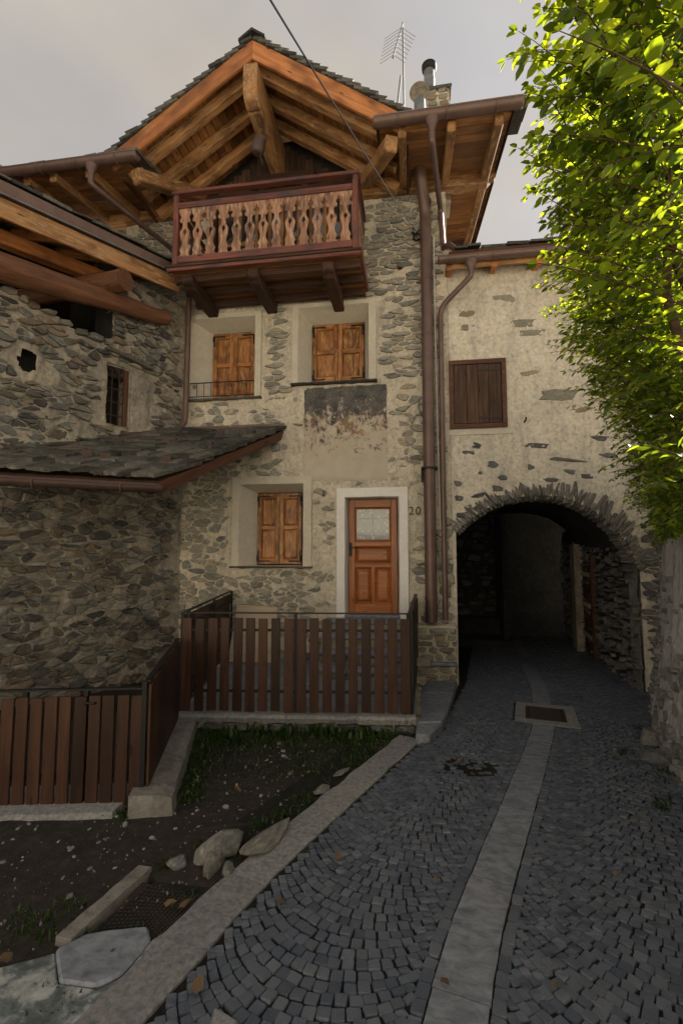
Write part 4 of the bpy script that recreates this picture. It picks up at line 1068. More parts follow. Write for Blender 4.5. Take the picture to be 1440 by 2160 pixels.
# posts and rails
def cprof(): return [(.0,0),(.05,0),(.07,.006),(.095,.022),(.125,.040),(.16,.044),(.19,.028),(.21,.026),(.24,.042),(.30,.062),(.36,.064),(.43,.044),(.50,.030),(.55,.028),(.58,.045),(.62,.068),(.68,.076),(.725,.074),(.735,.040),(.745,.022),(.79,.020),(.81,.038),(.84,.042),(.87,.026),(.92,.008),(.945,0),(1,0)]
def baluster_board(wd, Hh):
    """carved board: local x up (grain), y across, z thickness"""
    h = wd/2; c = cprof(); mb = MB(); th = .012
    key = [(.60,0),(.595,.012),(.57,.026),(.535,.028),(.51,.018),(.50,.009),(.42,.004),(.41,0)]
    for s_ in (-1, 1):
        pts = [(v*Hh, s_*(h-.0015-k_)) for v, k_ in c] + [(Hh, 0)] + [(v*Hh, s_*k_) for v, k_ in key] + [(0, 0)]
        if s_ > 0: pts = pts[::-1]
        n = len(pts); b = len(mb.v)
        mb.v += [(p[0], p[1], -th) for p in pts] + [(p[0], p[1], th) for p in pts]
        mb.f += [tuple(b+i for i in range(n)), tuple(b+n+i for i in range(n))[::-1]]
        for i in range(n):
            j = (i+1) % n
            if abs(pts[i][1]) < 1e-6 and abs(pts[j][1]) < 1e-6: continue
            mb.f.append((b+i, b+n+i, b+n+j, b+j))
    me = mb.mesh('baluster_board'); me.materials.append(G['balcony_wood']); return me
pz0, pz1 = BZ+.10, 7.48
nbd = 13; pw = (BALX1-BALX0-.16)/nbd; bme = baluster_board(pw, pz1-pz0-.02)
for k in range(nbd):
    x = BALX0+.08+pw*(k+.5); link('baluster_board', bme, G['balcony_wood'], bal, Matrix(((0,1,0,x),(0,0,1,BALY+.03),(1,0,0,pz0+.02),(0,0,0,1))))
ns2 = 5; pw2 = (FY-BALY-.14)/ns2; bme2 = baluster_board(pw2, pz1-pz0-.02)
for xx in (BALX1-.02, BALX0+.02):
    for k in range(ns2):
        y = BALY+.10+pw2*(k+.5); link('baluster_board', bme2, G['balcony_wood'], bal, Matrix(((0,0,1,xx),(0,1,0,y),(1,0,0,pz0+.02),(0,0,0,1))))
for x in (BALX0+.035, BALX1-.035): beam('corner_post', (x, BALY+.03, BZ+.02), (x, BALY+.03, zt-.04), .085, .085, G['rail_wood'], bal, up=(1,0,0), bevel=.008)
beam('top_rail', (BALX0-.03, BALY+.02, zt-.015), (BALX1+.03, BALY+.02, zt-.015), .12, .055, G['rail_wood'], bal, bevel=.01)
beam('mid_rail', (BALX0+.078, BALY+.02, pz1+.045), (BALX1-.078, BALY+.02, pz1+.045), .055, .10, G['rail_wood'], bal, bevel=.008)
beam('low_rail', (BALX0+.078, BALY+.005, pz0+.03), (BALX1-.078, BALY+.005, pz0+.03), .035, .12, G['rail_wood'], bal, bevel=.008)
for x in (BALX0+.02, BALX1-.02):
    beam('top_rail', (x, BALY+.085, zt-.02), (x, FY-.02, zt-.02), .11, .05, G['rail_wood'], bal, bevel=.01)
    beam('mid_rail', (x, BALY+.085, pz1+.045), (x, FY-.02, pz1+.045), .055, .10, G['rail_wood'], bal, bevel=.008)
    beam('low_rail', (x+(.018 if x > -2 else -.018), BALY+.085, pz0+.03), (x+(.018 if x > -2 else -.018), FY-.02, pz0+.03), .035, .12, G['rail_wood'], bal, bevel=.008)
# pot on a chain under the ridge beam
pc = at(553,236,6.95); pot = thing('hanging_pot', (pc.x, 6.95, 8.05), 'small dark metal pot hanging on a chain from the ridge beam', 'pot')
def chain_link(p, rot, a=.030, b=.014):
    mb = MB(); pts = []
    for k in range(13): t_ = 2*math.pi*k/12; pts.append(p + V((math.cos(t_)*b*math.cos(rot), math.cos(t_)*b*math.sin(rot), math.sin(t_)*a)))
    return mb.tube(pts, .0055, 5, caps=False)
z = at(553,232,6.95).z; k = 0
zb_ = at(560,345,6.95).z
while z > zb_: chain_link(V((pc.x+.02*math.sin(k), 6.95, z)), k*1.5).build('chain_link', G['rust'], pot, smooth=True); z -= .047; k += 1
pq = at(545,308,6.95); pm = MB().lathe((0,0,0), [(.055,-.14),(.095,-.12),(.115,-.05),(.11,.04),(.095,.10),(.105,.12),(.09,.12),(.07,.05)], 18).build('pot_body', G['copper_dark'], pot, smooth=True)
pm.matrix_basis = Matrix.Translation((pq.x-.0,6.95,pq.z)) @ Matrix.Rotation(R(14),4,'Y')
# overhead cable
cp0 = at(876,486,FY-.03); cp1 = CAM + ray(552,-30).normalized()*3.4
cab = MB(); pts = []
for k in range(25): t_ = k/24; pts.append(cp0.lerp(cp1, t_) + V((0,0,-.10*4*t_*(1-t_)*.4)))
cab.tube(pts, .006, 6); setp(cab.build('overhead_cable', G['cable_black'], smooth=True), 'thin overhead cable running down to the stone wall by the big pipe', 'cable')
bx = at(880,495,FY-.06); mbx = MB()
rr = random.Random(8)
for k in range(14):
    a = V((bx.x+rr.uniform(-.07,.05), FY-.05+rr.uniform(-.03,.02), bx.z+rr.uniform(-.1,.1))); mbx.tube([a, a+V((rr.uniform(-.06,.06), -.03, rr.uniform(-.06,.06))), a+V((rr.uniform(-.1,.1), -.0, rr.uniform(-.1,.1)))], .008, 5)
mbx.build('cable_knot', G['cable_black'], house)

# ================================================================== right wing with the passage
wing = thing('arched_house', (2.2, 8.4, -.4), 'plastered wing with a vaulted street passage below a small shuttered window', 'house')
WX0, WX1 = XR+.005, 9.5; WY = FY + .02  # wing lengthened unseen to the right, added to keep sun off the lane
ARC = [at(*q, WY) for q in ((960,1125),(985,1100),(1020,1075),(1060,1056),(1100,1047),(1140,1044),(1185,1048),(1225,1062),(1265,1085),(1300,1115),(1328,1155),(1345,1200))]
ARCP = [(p.x, p.z) for p in ARC]; AX0, AX1 = ARCP[0][0], ARCP[-1][0]+.02
def arch_z(x):
    if x <= ARCP[0][0]: return ARCP[0][1]
    for (a, b), (c_, d) in zip(ARCP, ARCP[1:]):
        if a <= x <= c_: return b + (d-b)*(x-a)/(c_-a)
    return ARCP[-1][1]
def in_arch(x, z, m=0): return AX0-m < x < AX1+m and z < arch_z(x)+m
SHW = rect4((945,763),(1066,757),(948,905),(1068,902), WY)
WZT = 7.05
wallW = wallgrid('wall', lambda u, v: V((u, WY, v)), (0,-1,0), WX0, WX1, -.75, WZT, .03, lambda x, z: in_arch(x, z) or inr(SHW, x, z, -.04), .020, G['plaster'], wing)
rn = random.Random(21)
# large flush stones showing through the plaster
pt = [((1060,630),(66,18)),((985,660),(40,16)),((992,690),(56,20)),((1100,682),(74,18)),((1125,702),(66,16)),((1120,785),(52,24)),((1180,833),(84,24)),((1245,782),(52,20)),((1215,862),(66,20)),((1215,745),(70,14)),((1190,610),(60,14))]
it = []
for (px, py), (w_, h) in pt:
    p = at(px, py, WY); k = 8.4/1000; it.append((p.x, p.z, w_*k, h*k*1.1, rn.gauss(0,.03)))
pieces('patch_stone', wall_items(it, lambda u, v: V((u, WY, v)), (0,-1,0), rn, (-.012,-.003), .03), G['patch_stone'], wallW, 40)
pt = [((1130,940),(60,10)),((1195,970),(90,8)),((1005,940),(24,12)),((985,955),(36,8)),((1120,985),(22,14)),((1200,995),(32,10)),((1010,998),(16,8)),((1060,1008),(24,10)),((965,1020),(20,12)),((970,1050),(24,12)),((1040,980),(28,14)),((1265,925),(40,12)),((1280,960),(44,10)),((1160,1012),(40,9)),((1240,1005),(30,10)),((975,1090),(40,18)),((1010,1045),(36,10)),((1000,1070),(44,14)),((1050,1030),(30,12))]
it = []
for (px, py), (w_, h) in pt: p = at(px, py, WY); k = 8.4/1000; it.append((p.x, p.z, w_*k, h*k*1.2, rn.gauss(.05,.1)))
pieces('stone', wall_items(it, lambda u, v: V((u, WY, v)), (0,-1,0), rn, (-.015,-.001), .05), G['dark_stone'], wallW, 60)
# thin radial arch stones
it = []; tot = 0
seg = []
for (a, b), (c_, d) in zip(ARCP, ARCP[1:]): seg.append((tot, (a,b), (c_,d))); tot += math.hypot(c_-a, d-b)
s_ = 0.05
ctr = V(((AX0+AX1)/2, 0, .9))
while s_ < tot:
    k = max(i for i in range(len(seg)) if seg[i][0] <= s_); f = (s_-seg[k][0])/math.hypot(seg[k][2][0]-seg[k][1][0], seg[k][2][1]-seg[k][1][1])
    x = seg[k][1][0]+(seg[k][2][0]-seg[k][1][0])*f; z = seg[k][1][1]+(seg[k][2][1]-seg[k][1][1])*f
    nx, nz2 = x-ctr.x, z-ctr.z; L_ = math.hypot(nx, nz2); nx /= L_; nz2 /= L_; th = rn.uniform(.03,.06)*(1 if x < 2.4 else 1.35); ln = rn.uniform(.12,.30)*(1 if x < 2.4 else 1.3)
    lean = rn.gauss(.06,.16); ang = math.atan2(nz2, nx)+lean
    M = Matrix.Translation((x+nx*(ln/2-.03), WY+.022+rn.uniform(-.016,.016), z+nz2*(ln/2-.03))) @ Matrix.Rotation(-ang,4,'Y') @ Matrix.Diagonal((ln,.07,th*1.15,1))
    it.append((rn.randrange(18), M, 1)); 
    M2 = Matrix.Translation((x-nx*.01, WY+.16, z-nz2*.01)) @ Matrix.Rotation(-ang,4,'Y') @ Matrix.Diagonal((.16,.17,th*1.1,1)); it.append((rn.randrange(18), M2, .1))
    s_ += th*.92
for a, b, c_ in it: link('arch_stone', pool_mesh(a, G['arch_stone']), G['arch_stone'], wallW, b)
jr = V((1,0,0))
voronoi_rubble(AX1-.3, AX1+1.2, -.8, 2.3, .20, .08, lambda x, z: (.97 if x > AX1 - .04 and z < 2.2 - (x-AX1)*.3 else 0), lambda u, v: V((u, WY, v)), (0,-1,0), G['dark_stone'], wallW, rn, (.0,.03), .07, .008, 80)
MB().box(AX0-.2, 9.45, 12.7, 12.8, 3.2, 9.2).build('back_wall', G['tunnel'], wing)  # added unseen to stop sun falling through the wing
MB().box(1.6, 9.4, 16.45, 16.55, -1.6, 3.3).build('back_wall', G['tunnel'], wing)  # added to stop sun entering the passage from behind
MB().box(9.42, 9.5, WY+.1, 12.7, -1, 9.0).build('end_wall', G['plaster'], wing)  # added unseen, closes the lengthened wing against the sun
MB().box(AX1+.35, 9.4, WY+.15, WY+.2, -1, 7.0).build('inner_wall', G['tunnel'], wing)
MB().box(AX1-.03, AX1+.40, WY+.05, WY+.35, -1.0, 2.3).build('jamb', G['dark_stone'], wing); MB().box(AX0-.35, AX0+.015, WY+.05, WY+.35, -1.0, 2.2).build('jamb', G['stone'], wing)
# passage: vault, side walls, far walls
TY1 = 12.6
MB().box(2.36, 2.45, TY1+.25, 14.4, 3.2, 7.5).build('inner_wall', G['tunnel'], wing)  # unseen upper wall added to keep sun out of the court
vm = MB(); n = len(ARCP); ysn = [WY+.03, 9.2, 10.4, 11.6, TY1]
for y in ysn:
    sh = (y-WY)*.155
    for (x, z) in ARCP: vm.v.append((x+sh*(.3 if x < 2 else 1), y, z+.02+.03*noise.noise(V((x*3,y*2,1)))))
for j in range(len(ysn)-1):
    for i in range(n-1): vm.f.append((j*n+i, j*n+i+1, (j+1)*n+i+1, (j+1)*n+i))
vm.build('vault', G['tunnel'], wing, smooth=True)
def vwall(name, a, b, z0, z1, mat, step=.07, amp=.05, parent=wing):
    a = V(a); b = V(b); d = (b-a); Ln = d.length; d.normalize(); nrm = V((d.y,-d.x,0))
    return wallgrid(name, lambda u, v: V((a.x+d.x*u, a.y+d.y*u, v)), nrm, 0, Ln, z0, z1, step, None, amp, mat, parent)
lw0, lw1 = (AX0, WY, 0), (AX0+.12, TY1, 0)
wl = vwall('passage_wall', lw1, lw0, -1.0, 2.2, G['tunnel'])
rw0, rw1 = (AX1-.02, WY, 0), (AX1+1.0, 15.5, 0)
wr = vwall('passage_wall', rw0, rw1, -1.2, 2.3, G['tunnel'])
def rubble_on(a, b, z0, z1, mat, parent, sizes, rn, dens=1.0, proud=(-.005,.03), depth=.07, asp=(1.5,3.4), lim=120, rest='small_stones'):
    a = V(a); b = V(b); d = (b-a); Ln = d.length; d.normalize(); nrm = V((d.y,-d.x,0))
    pk = pack(0, Ln, z0, z1, sizes, lambda u, v: dens if 0 < u < Ln and z0 < v < z1 else 0, rn, asp=asp, gap=.92)
    pieces('stone', wall_items(pk, lambda u, v: V((a.x+d.x*u, a.y+d.y*u, v)), nrm, rn, proud, depth), mat, parent, lim, rest)
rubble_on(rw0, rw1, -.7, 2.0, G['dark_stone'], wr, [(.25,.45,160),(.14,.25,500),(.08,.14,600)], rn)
MB().box(2.35, 9.4, WY+.25, 16.5, 3.0, 3.2).build('floor_above', G['dark_room'], wing); MB().box(AX0-.2, 2.348, WY+.25, TY1+.3, 3.0, 3.2).build('floor_above', G['dark_room'], wing)
MB().prism([V((2.30,TY1+.3,-1.2)), V((2.42,TY1+.3,-1.2)), V((2.55,16.4,-1.2)), V((2.43,16.4,-1.2))], (0,0,4.3)).build('inner_wall', G['tunnel'], wing)
# plank door in the passage wall
pd = V(rw0).lerp(V(rw1), .42); dd = (V(rw1)-V(rw0)).normalized(); dn = V((dd.y,-dd.x,0))
if dn.x > 0: dn = -dn
pdoor = MB().prism([pd+dn*.06+V((0,0,-.62)), pd+dd*.95+dn*.06+V((0,0,-.65)), pd+dd*.95+dn*.06+V((0,0,1.5)), pd+dn*.06+V((0,0,1.5))], dn*-.05).build('passage_door', G['old_beam'], wing)
for k in range(4): a = pd+dd*(.03+.225*k)+dn*.065; beam('plank', a+dd*.11+V((0,0,-.6)), a+dd*.11+V((0,0,1.48)), .03, .21, G['grey_wood'], pdoor, up=dd)
for z in (-.2, .5, 1.2): beam('ledge', pd+dn*.10+V((0,0,z)), pd+dd*.95+dn*.10+V((0,0,z)), .03, .1, G['pale_wood'], pdoor)
beam('door_post', pd-dd*.12+dn*.06+V((0,0,-.62)), pd-dd*.12+dn*.06+V((0,0,1.65)), .12, .12, G['frame_wood'], pdoor, up=dd)
MB().prism([pd+dd*1.15+dn*.0+V((0,0,-.7)), pd+dd*1.75+dn*.0+V((0,0,-.7)), pd+dd*1.75+dn*.22+V((0,0,-.7)), pd+dd*1.15+dn*.22+V((0,0,-.7))], (0,0,2.6)).build('pilaster', G['barn_mortar'], wing)
# sunken light court wall seen through the passage
cw = thing('court_wall', (1.4, 14.4, -.9), 'rough stone wall catching daylight beyond the passage', 'wall')
c0_, c1_ = (.2, 14.4, 0), (2.6, 14.4, 0)
cwm = vwall('wall_body', c0_, c1_, -1.2, 6.5, G['tunnel'], .08, .05, cw); rubble_on(c0_, c1_, -.4, 3.5, G['dark_stone'], cwm, [(.3,.55,120),(.16,.3,300),(.09,.16,300)], rn)
vwall('wall_body', (.45, 14.4, 0), (.45, 12.5, 0), -1.2, 6.3, G['tunnel'], .12, .05, cw); MB().box(1.15, 2.4, 12.65, 14.6, 6.3, 6.4).build('added_sun_cover', G['slate'], cw); lg = MB().box(.3, 2.5, 12.75, 14.35, -1.2, -.55).build('ledge', G['tunnel'], cw); lg = MB().box(.5, 2.4, 13.7, 14.35, -.548, -.12).build('ledge', G['tunnel'], cw)  # side wall and cover added unseen to darken the court
# shutter of the wing
sw = setp(MB().add(*rect_ring(grow(SHW, .0), WY-.05, grow(SHW,-.03), WY-.055)).add(*rect_ring(grow(SHW,0), WY+.05, grow(SHW,0), WY-.05)).add(*rect_ring(grow(SHW,-.03), WY-.055, grow(SHW,-.075), WY-.045)).add(*rect_ring(grow(SHW,-.075), WY-.045, grow(SHW,-.08), WY+.05)).build('window', G['frame_wood'], wing), 'small window closed by a weathered dark plank shutter')
Si = grow(SHW, -.082); npk = 4
MB().box(Si[0], Si[1], WY+.03, WY+.04, Si[2], Si[3]).build('backing', G['dark_room'], sw)
ws = [.27,.24,.22,.27]; x = Si[0]
for k in range(npk):
    w_ = (Si[1]-Si[0])*ws[k]; beam('plank', (x+w_/2, WY-.02, Si[2]+.004), (x+w_/2, WY-.02, Si[3]-.004), .03, w_-.007, G['grey_wood'], sw, up=(1,0,0), bevel=.003); x += w_
for z in (Si[3]-.10, Si[2]+.10):
    hm = MB().box(Si[1]-.36, Si[1]+.02, WY-.046, WY-.038, z-.02, z+.02); hm.lathe((Si[1]+.005, WY-.045, z), [(.012,-.03),(.012,.03)], 8); hm.build('hinge', G['rust'], sw)
# cement apron under that window and iron hook
pA = rect4((944,905),(1082,905),(944,918),(1082,916), WY); MB().box(pA[0], pA[1], WY-.018, WY+.02, pA[2], pA[3]).build('cement_patch', G['surround'], wing, bevel=.006)
q = at(1105,888,WY); MB().tube([(q.x,WY,q.z-.02),(q.x+.01,WY-.06,q.z),(q.x+.015,WY-.07,q.z+.05)], .014, 6).build('hook', G['iron'], wing)
# roof edge of the wing
wroof = thing('roof', (3, 8.0, 7.0)); wroof.parent = wing; wroof.matrix_parent_inverse = Matrix.Translation(ORG[wing]).inverted()
GW = WY-.42; ga, gb = at(925,548,GW), at(1300,509,GW); gzz = (ga.z + at(1190,522,GW).z)/2
wg0, wg1 = V((ga.x, GW, gzz)), V((5.0, GW, gzz))
wgut = trough(wg0, wg1, .085).build('gutter', G['copper'], wing, smooth=True)
for px in (948, 1040, 1150, 1220): q = at(px, 540, GW); gutter_strap(V((q.x, GW, gzz)), V((1,0,0)), .085).build('strap', G['copper'], wgut, smooth=True)
beam('eave_board', (XR-.02, GW+.12, gzz-.06), (5.0, GW+.12, gzz-.06), .03, .13, G['honey'], wroof, bevel=.004)
for k in range(4): y = GW+.18+k*.12; beam('soffit_board', (XR-.02, y, gzz+.03+k*.035), (5.0, y, gzz+.03+k*.035), .115, .02, G['soffit'], wroof, bevel=.003)
for px in (946, 1040, 1133, 1222, 1300):
    q = at(px, 572, WY-.2); beam('rafter', (q.x, GW+.10, gzz-.09), (q.x, WY+.05, gzz-.02), .10, .13, G['barge'], wroof, bevel=.008)
mb = MB(); mb.prism([V((XR,GW-.02,gzz+.05)), V((XR,12.5,gzz+1.6)), V((XR,12.5,gzz+1.66)), V((XR,GW-.02,gzz+.11))], (9.2,0,0)); mb.build('deck', G['frame_wood'], wroof)
rr = random.Random(31); x = XR+.1
while x < 5:
    w_ = rr.uniform(.2,.45)
    for dy in (0,.35,.7):
        y0 = GW-.06+dy+rr.uniform(-.03,.03); z0 = gzz+.115+dy*.36+rr.uniform(0,.015); MB().prism([V((x,y0,z0)), V((x+w_-.01,y0+rr.uniform(-.03,.03),z0)), V((x+w_-.01,y0+.5,z0+.16)), V((x,y0+.5,z0+.16))], (rr.uniform(-.01,.01),0,rr.uniform(.03,.06))).build('slate', G['slate'], wroof)
    x += w_
# snow guard blocks
# downpipe from the wing gutter back to the house corner
o0 = V((at(992,545,GW).x, GW, gzz)); outlet(o0-V((0,0,.05)), wgut)
yq = FY-.10; xq = at(932,900,yq).x
pipe('downpipe', [o0-V((0,0,.28)), o0-V((0,0,.34)), V((xq+.0, yq, at(932,650,yq).z)), V((xq, yq, at(934,1308,yq).z))], .046, wing, [(V((xq,yq,at(932,y,yq).z)), (0,0,1)) for y in (685,950,1120)], rad=.16)
pipe('overflow_pipe', [at(938,525,FY-.12)+V((0,-.1,-.03)), at(945,515,FY-.2), at(962,528,GW+.05)], .05, wing, rad=.08)
# far roof with chimney and aerial behind the hedge
fr = thing('far_roof', (4.6, 12, 8), 'distant slate roof edge with a low chimney behind the hedge', 'roof')
a, b = at(1165,488,12), at(1300,484,12)
MB().prism([V((a.x,12,a.z-.4)), V((b.x+2,12,a.z-.4)), V((b.x+2,12,a.z)), V((a.x+.2,12,a.z))], (0,2,0)).build('roof_slab', G['slate'], fr, bevel=.03)
q = at(1205,490,12); MB().box(q.x-.05, q.x+.45, 12.2, 12.7, q.z-.1, q.z+.28).build('chimney_stack', G['patch_stone'], fr, bevel=.02)
for k in range(4): q0 = at(1160,480-8*k,12.4); q1 = at(1250,452-8*k,12.4); MB().tube([q0,q1], .012, 5).build('aerial_rod', G['steel'], fr)
MB().tube([at(1215,490,12.4), at(1212,430,12.4)], .02, 6).build('mast', G['steel'], fr)

# unseen house added behind the viewer, bounces sun onto the stone front
nh = thing('sun_bounce_house', (-1.5, -8.5, .4), 'unseen pale plastered house added across the lane to bounce sun onto the stone house', 'house')
NY = -8.4; nW = [(-8.0,-7.0),(-2.4,-1.4),(3.2,4.2)]; nZ = [(1.3,2.6),(4.0,5.3)]
wallgrid('wall', lambda u, v: V((u, NY, v)), (0,1,0), -12, 8.5, 0, 7.6, .25, lambda x, z: any(a < x < b and c_ < z < d for a, b in nW for c_, d in nZ), .02, G['plaster'], nh)
MB().box(-12, 8.5, -12.0, NY-.3, 0, 7.6).build('core', G['plaster'], nh)
for a, b in nW:
    for c_, d in nZ:
        wq = MB().box(a-.15, b+.15, NY-.25, NY-.1, c_-.15, d+.15).build('window', G['glass'], nh)
        for x in (a-.02, (a+b)/2, b+.02): beam('window_bar', (x, NY-.08, c_), (x, NY-.08, d), .05, .07, G['frame_wood'], wq, up=(1,0,0))
        for x in (a-.52, b+.02): MB().box(x, x+.5, NY+.03, NY+.07, c_, d).build('shutter', G['grey_wood'], wq)
MB().prism([V((-12.6,NY+.25,7.4)), V((-12.6,-10.2,9.2)), V((-12.6,-12.6,7.4)), V((-12.6,-12.6,7.55)), V((-12.6,-10.2,9.4)), V((-12.6,NY+.25,7.55))], (21.7,0,0)).build('roof', G['slate'], nh)
# ================================================================== barn on the left
barn = thing('barn', (-5.0, 7.0, -.4), 'old rubble stone barn with round log beams under its eave', 'barn')
BA = R(24); bd = V((-math.sin(BA), -math.cos(BA), 0)); bn = V((math.cos(BA), -math.sin(BA), 0)); B0 = V((at(392,760,FY).x, FY, 0))
def bw(u, v): p = B0 + bd*u; return V((p.x, p.y, v))
def bon(px, py):
    p = onp(px, py, B0, bn); return (p-B0).dot(bd), p.z
tops = [bon(*q) for q in ((-140,540),(0,602),(60,640),(110,664),(165,700),(236,726))]
u_op = bon(236,700)[0]
def top_z(u):
    pts = sorted(tops)
    if u <= pts[0][0]: return pts[0][1]
    for (a, b), (c_, d) in zip(pts, pts[1:]):
        if a <= u <= c_: return b+(d-b)*(u-a)/(c_-a)
    return pts[-1][1]
bwin = [bon(226,790), bon(272,790)]; wu1, wu0 = bwin[0][0], bwin[1][0]; wz1 = bon(250,775)[1]; wz0 = bon(250,897)[1]
nich = bon(57,762)
def hole_barn(u, v):
    if u > u_op and v > top_z(u) + .05*noise.noise(V((u*5,0,0))): return True
    if wu0 < u < wu1 and wz0 < v < wz1: return True
    if ((u-nich[0])/.13)**2 + ((v-nich[1])/.16)**2 < 1+1.1*noise.noise(V((u*7,v*7,2))): return True
    return False
wallB = wallgrid('wall', bw, bn, -.15, 6.4, -.8, 6.35, .024, hole_barn, .038, G['barn_mortar'], barn, seed=5)
rn = random.Random(33)
def ok_barn(u, v):
    if u < .03 or u > 6.3 or v > 6.3: return 0
    if u > u_op-.02 and v > top_z(u)-.02: return 0
    if wu0-.42 < u < wu1+.03 and wz0-.03 < v < wz1+.06: return 0
    if ((u-nich[0])/.2)**2 + ((v-nich[1])/.23)**2 < 1: return 0
    return 1
voronoi_rubble(0, 6.3, -.7, 6.4, .205, .105, lambda u, v: ok_barn(u, v)*.90, bw, bn, G['barn_stone'], wallB, rn, (-.034,.026), .09, .008, 290, drop=.36, extra=.9)
# coping stones along the ragged wall top, corner pier
it = []
u = u_op
while u < 4.6: w_ = rn.uniform(.14,.3); it.append((u+w_/2, top_z(u+w_/2)-.0, w_, rn.uniform(.08,.13), -math.atan2(top_z(u+w_)-top_z(u), w_)*.8)); u += w_*.95
z = tops[-1][1]+.02
while z < 6.1: h = rn.uniform(.06,.13); it.append((u_op-.12, z+h/2, rn.uniform(.22,.36), h, 0)); z += h*.95
for a, b, c_ in wall_items(it, bw, bn, rn, (.01,.05), .12): link('stone', pool_mesh(a, G['barn_stone']), G['barn_stone'], wallB, b)
MB().box(-8.0, B0.x-.12, FY-.10, FY-.06, 3.5, 6.25).build('end_wall', G['dark_room'], barn); MB().box(-9.5, XL-.05, FY-.05, FY-.01, 3.5, 7.9).build('end_wall', G['dark_room'], barn)  # dark sheets standing in for the shaded barn interior
# thickness behind the opening and niche
MB().prism([bw(u_op,5.0), bw(u_op,7.0), bw(u_op,7.0)-bn*.5, bw(u_op,5.0)-bn*.5], bd*-.02).build('shaded_pier_cheek', G['dark_room'], barn)  # shade on the cheek put into its near-black colour
im = MB(); a = bw(-.1,0)-bn*2.2; b = bw(6.4,0)-bn*2.2
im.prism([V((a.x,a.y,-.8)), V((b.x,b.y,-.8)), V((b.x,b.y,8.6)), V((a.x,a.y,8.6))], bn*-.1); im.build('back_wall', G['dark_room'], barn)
q0, q1 = bw(u_op-.6,4.6)-bn*.1, bw(6.4,4.6)-bn*.1; MB().prism([q0, q1, q1-bn*2.1, q0-bn*2.1], (0,0,.06)).build('loft_floor', G['old_beam'], barn)
MB().prism([bw(nich[0]-.25,nich[1]-.25)-bn*.22, bw(nich[0]+.25,nich[1]-.25)-bn*.22, bw(nich[0]+.25,nich[1]+.25)-bn*.22, bw(nich[0]-.25,nich[1]+.25)-bn*.22], bn*-.02).build('niche_back', G['dark_room'], barn)
# small grated window
bwd = MB(); 
fr_ = [bw(wu0-.02,wz0-.02), bw(wu1+.02,wz0-.02), bw(wu1+.02,wz1+.02), bw(wu0-.02,wz1+.02)]; bk = [bw(wu0-.01,wz0)-bn*.3, bw(wu1+.01,wz0)-bn*.3, bw(wu1+.01,wz1)-bn*.3, bw(wu0-.01,wz1)-bn*.3]
bwd.add([p+bn*.03 for p in fr_]+bk, [(i,(i+1)%4,4+(i+1)%4,4+i) for i in range(4)]); bwd = setp(bwd.build('window', G['barn_mortar'], barn), 'small barred barn window under a stone lintel')
MB().prism([bw(wu0-.05,wz0-.05)-bn*.3, bw(wu1+.05,wz0-.05)-bn*.3, bw(wu1+.05,wz1+.05)-bn*.3, bw(wu0-.05,wz1+.05)-bn*.3], bn*-.02).build('backing', G['dark_room'], bwd)
for k in range(2): u = wu0+(wu1-wu0)*(k+1)/3; MB().tube([bw(u,wz0)-bn*.06, bw(u,wz1)-bn*.06], .011, 6).build('bar', G['rust'], bwd)
for k in range(4): z = wz0+(wz1-wz0)*(k+.7)/4.3; MB().tube([bw(wu0,z)-bn*.05, bw(wu1,z)-bn*.05], .009, 6).build('bar', G['rust'], bwd)
beam('frame_post', bw(wu0+.03,wz0)-bn*.04, bw(wu0+.03,wz1)-bn*.04, .06, .06, G['frame_wood'], bwd, up=bn)
lt = MB(); lt.prism([bw(wu0-.38,wz1+.12)+bn*.13, bw(wu1+.06,wz1+.20)+bn*.13, bw(wu1+.06,wz1+.26)+bn*.12, bw(wu0-.40,wz1+.18)+bn*.12], bn*-.35); lt.build('lintel', G['slate'], bwd, bevel=.015)
# pale plaster patch right of that window
pp = MB(); 
for j in range(9):
    for i in range(7):
        u = wu0-.03-.40*i/6; v = wz0-.02+(wz1-wz0+.05)*j/8; ed = i in (6,) or j in (0,8)
        p = bw(u + (noise.noise(V((v*7,u,3)))*.07 if i == 6 else 0), v) + bn*(.03+.012*noise.noise(V((u*6,v*6,0))) - (.05 if ed else 0)); pp.v.append(tuple(p))
for j in range(8):
    for i in range(6): a = j*7+i; pp.f.append((a,a+1,a+8,a+7))
pp.build('plaster_patch', G['barn_mortar'], barn, smooth=True)
# logs
l0 = onp(-60,545,B0+bn*.30,bn); l1 = onp(352,672,B0+bn*.20,bn); log('log_beam', l0, l1, .20, G['log_wood'], barn, 18, .62)
e1 = onp(265,590,B0+bn*.62,bn); log('log_beam', e1, e1 + V((-2.2,.35,.03)) , .165, G['log_wood'], barn, 18, 1.0)
# eave of the barn
E1 = at(367,567,7.3); E2 = at(0,393,4.95); ed = (E2-E1).normalized(); E3 = E1 + ed*4.6; en = V((-ed.y, ed.x, 0)).normalized(); en = en if en.x > 0 else -en
upz = V((0,0,1))
broof = thing('roof', E1); broof.parent = barn; broof.matrix_parent_inverse = Matrix.Translation(ORG[barn]).inverted()
MB().prism([E1+upz*.06+en*.04, E3+upz*.09+en*.04, E3-upz*.09+en*.0, E1-upz*.06+en*.0], -en*.10).build('eave_gutter', G['copper'], broof, bevel=.008)
MB().tube([E1-upz*.065+en*.01, E3-upz*.095+en*.01], .012, 6).build('drip_edge', G['steel'], broof)
beam('eave_board', E1-upz*.22-en*.06-ed*.15, E3-upz*.25-en*.06, .04, .26, G['honey'], broof, bevel=.005)
rv = (-en + upz*.42).normalized()          # up the roof slope
for k in range(11):
    p = E1-upz*.10-en*.10 + rv*(.10+.19*k); beam('soffit_board', p-ed*.12, p+ed*4.6, .18, .022, G['soffit'], broof, up=rv.cross(ed), bevel=.003)
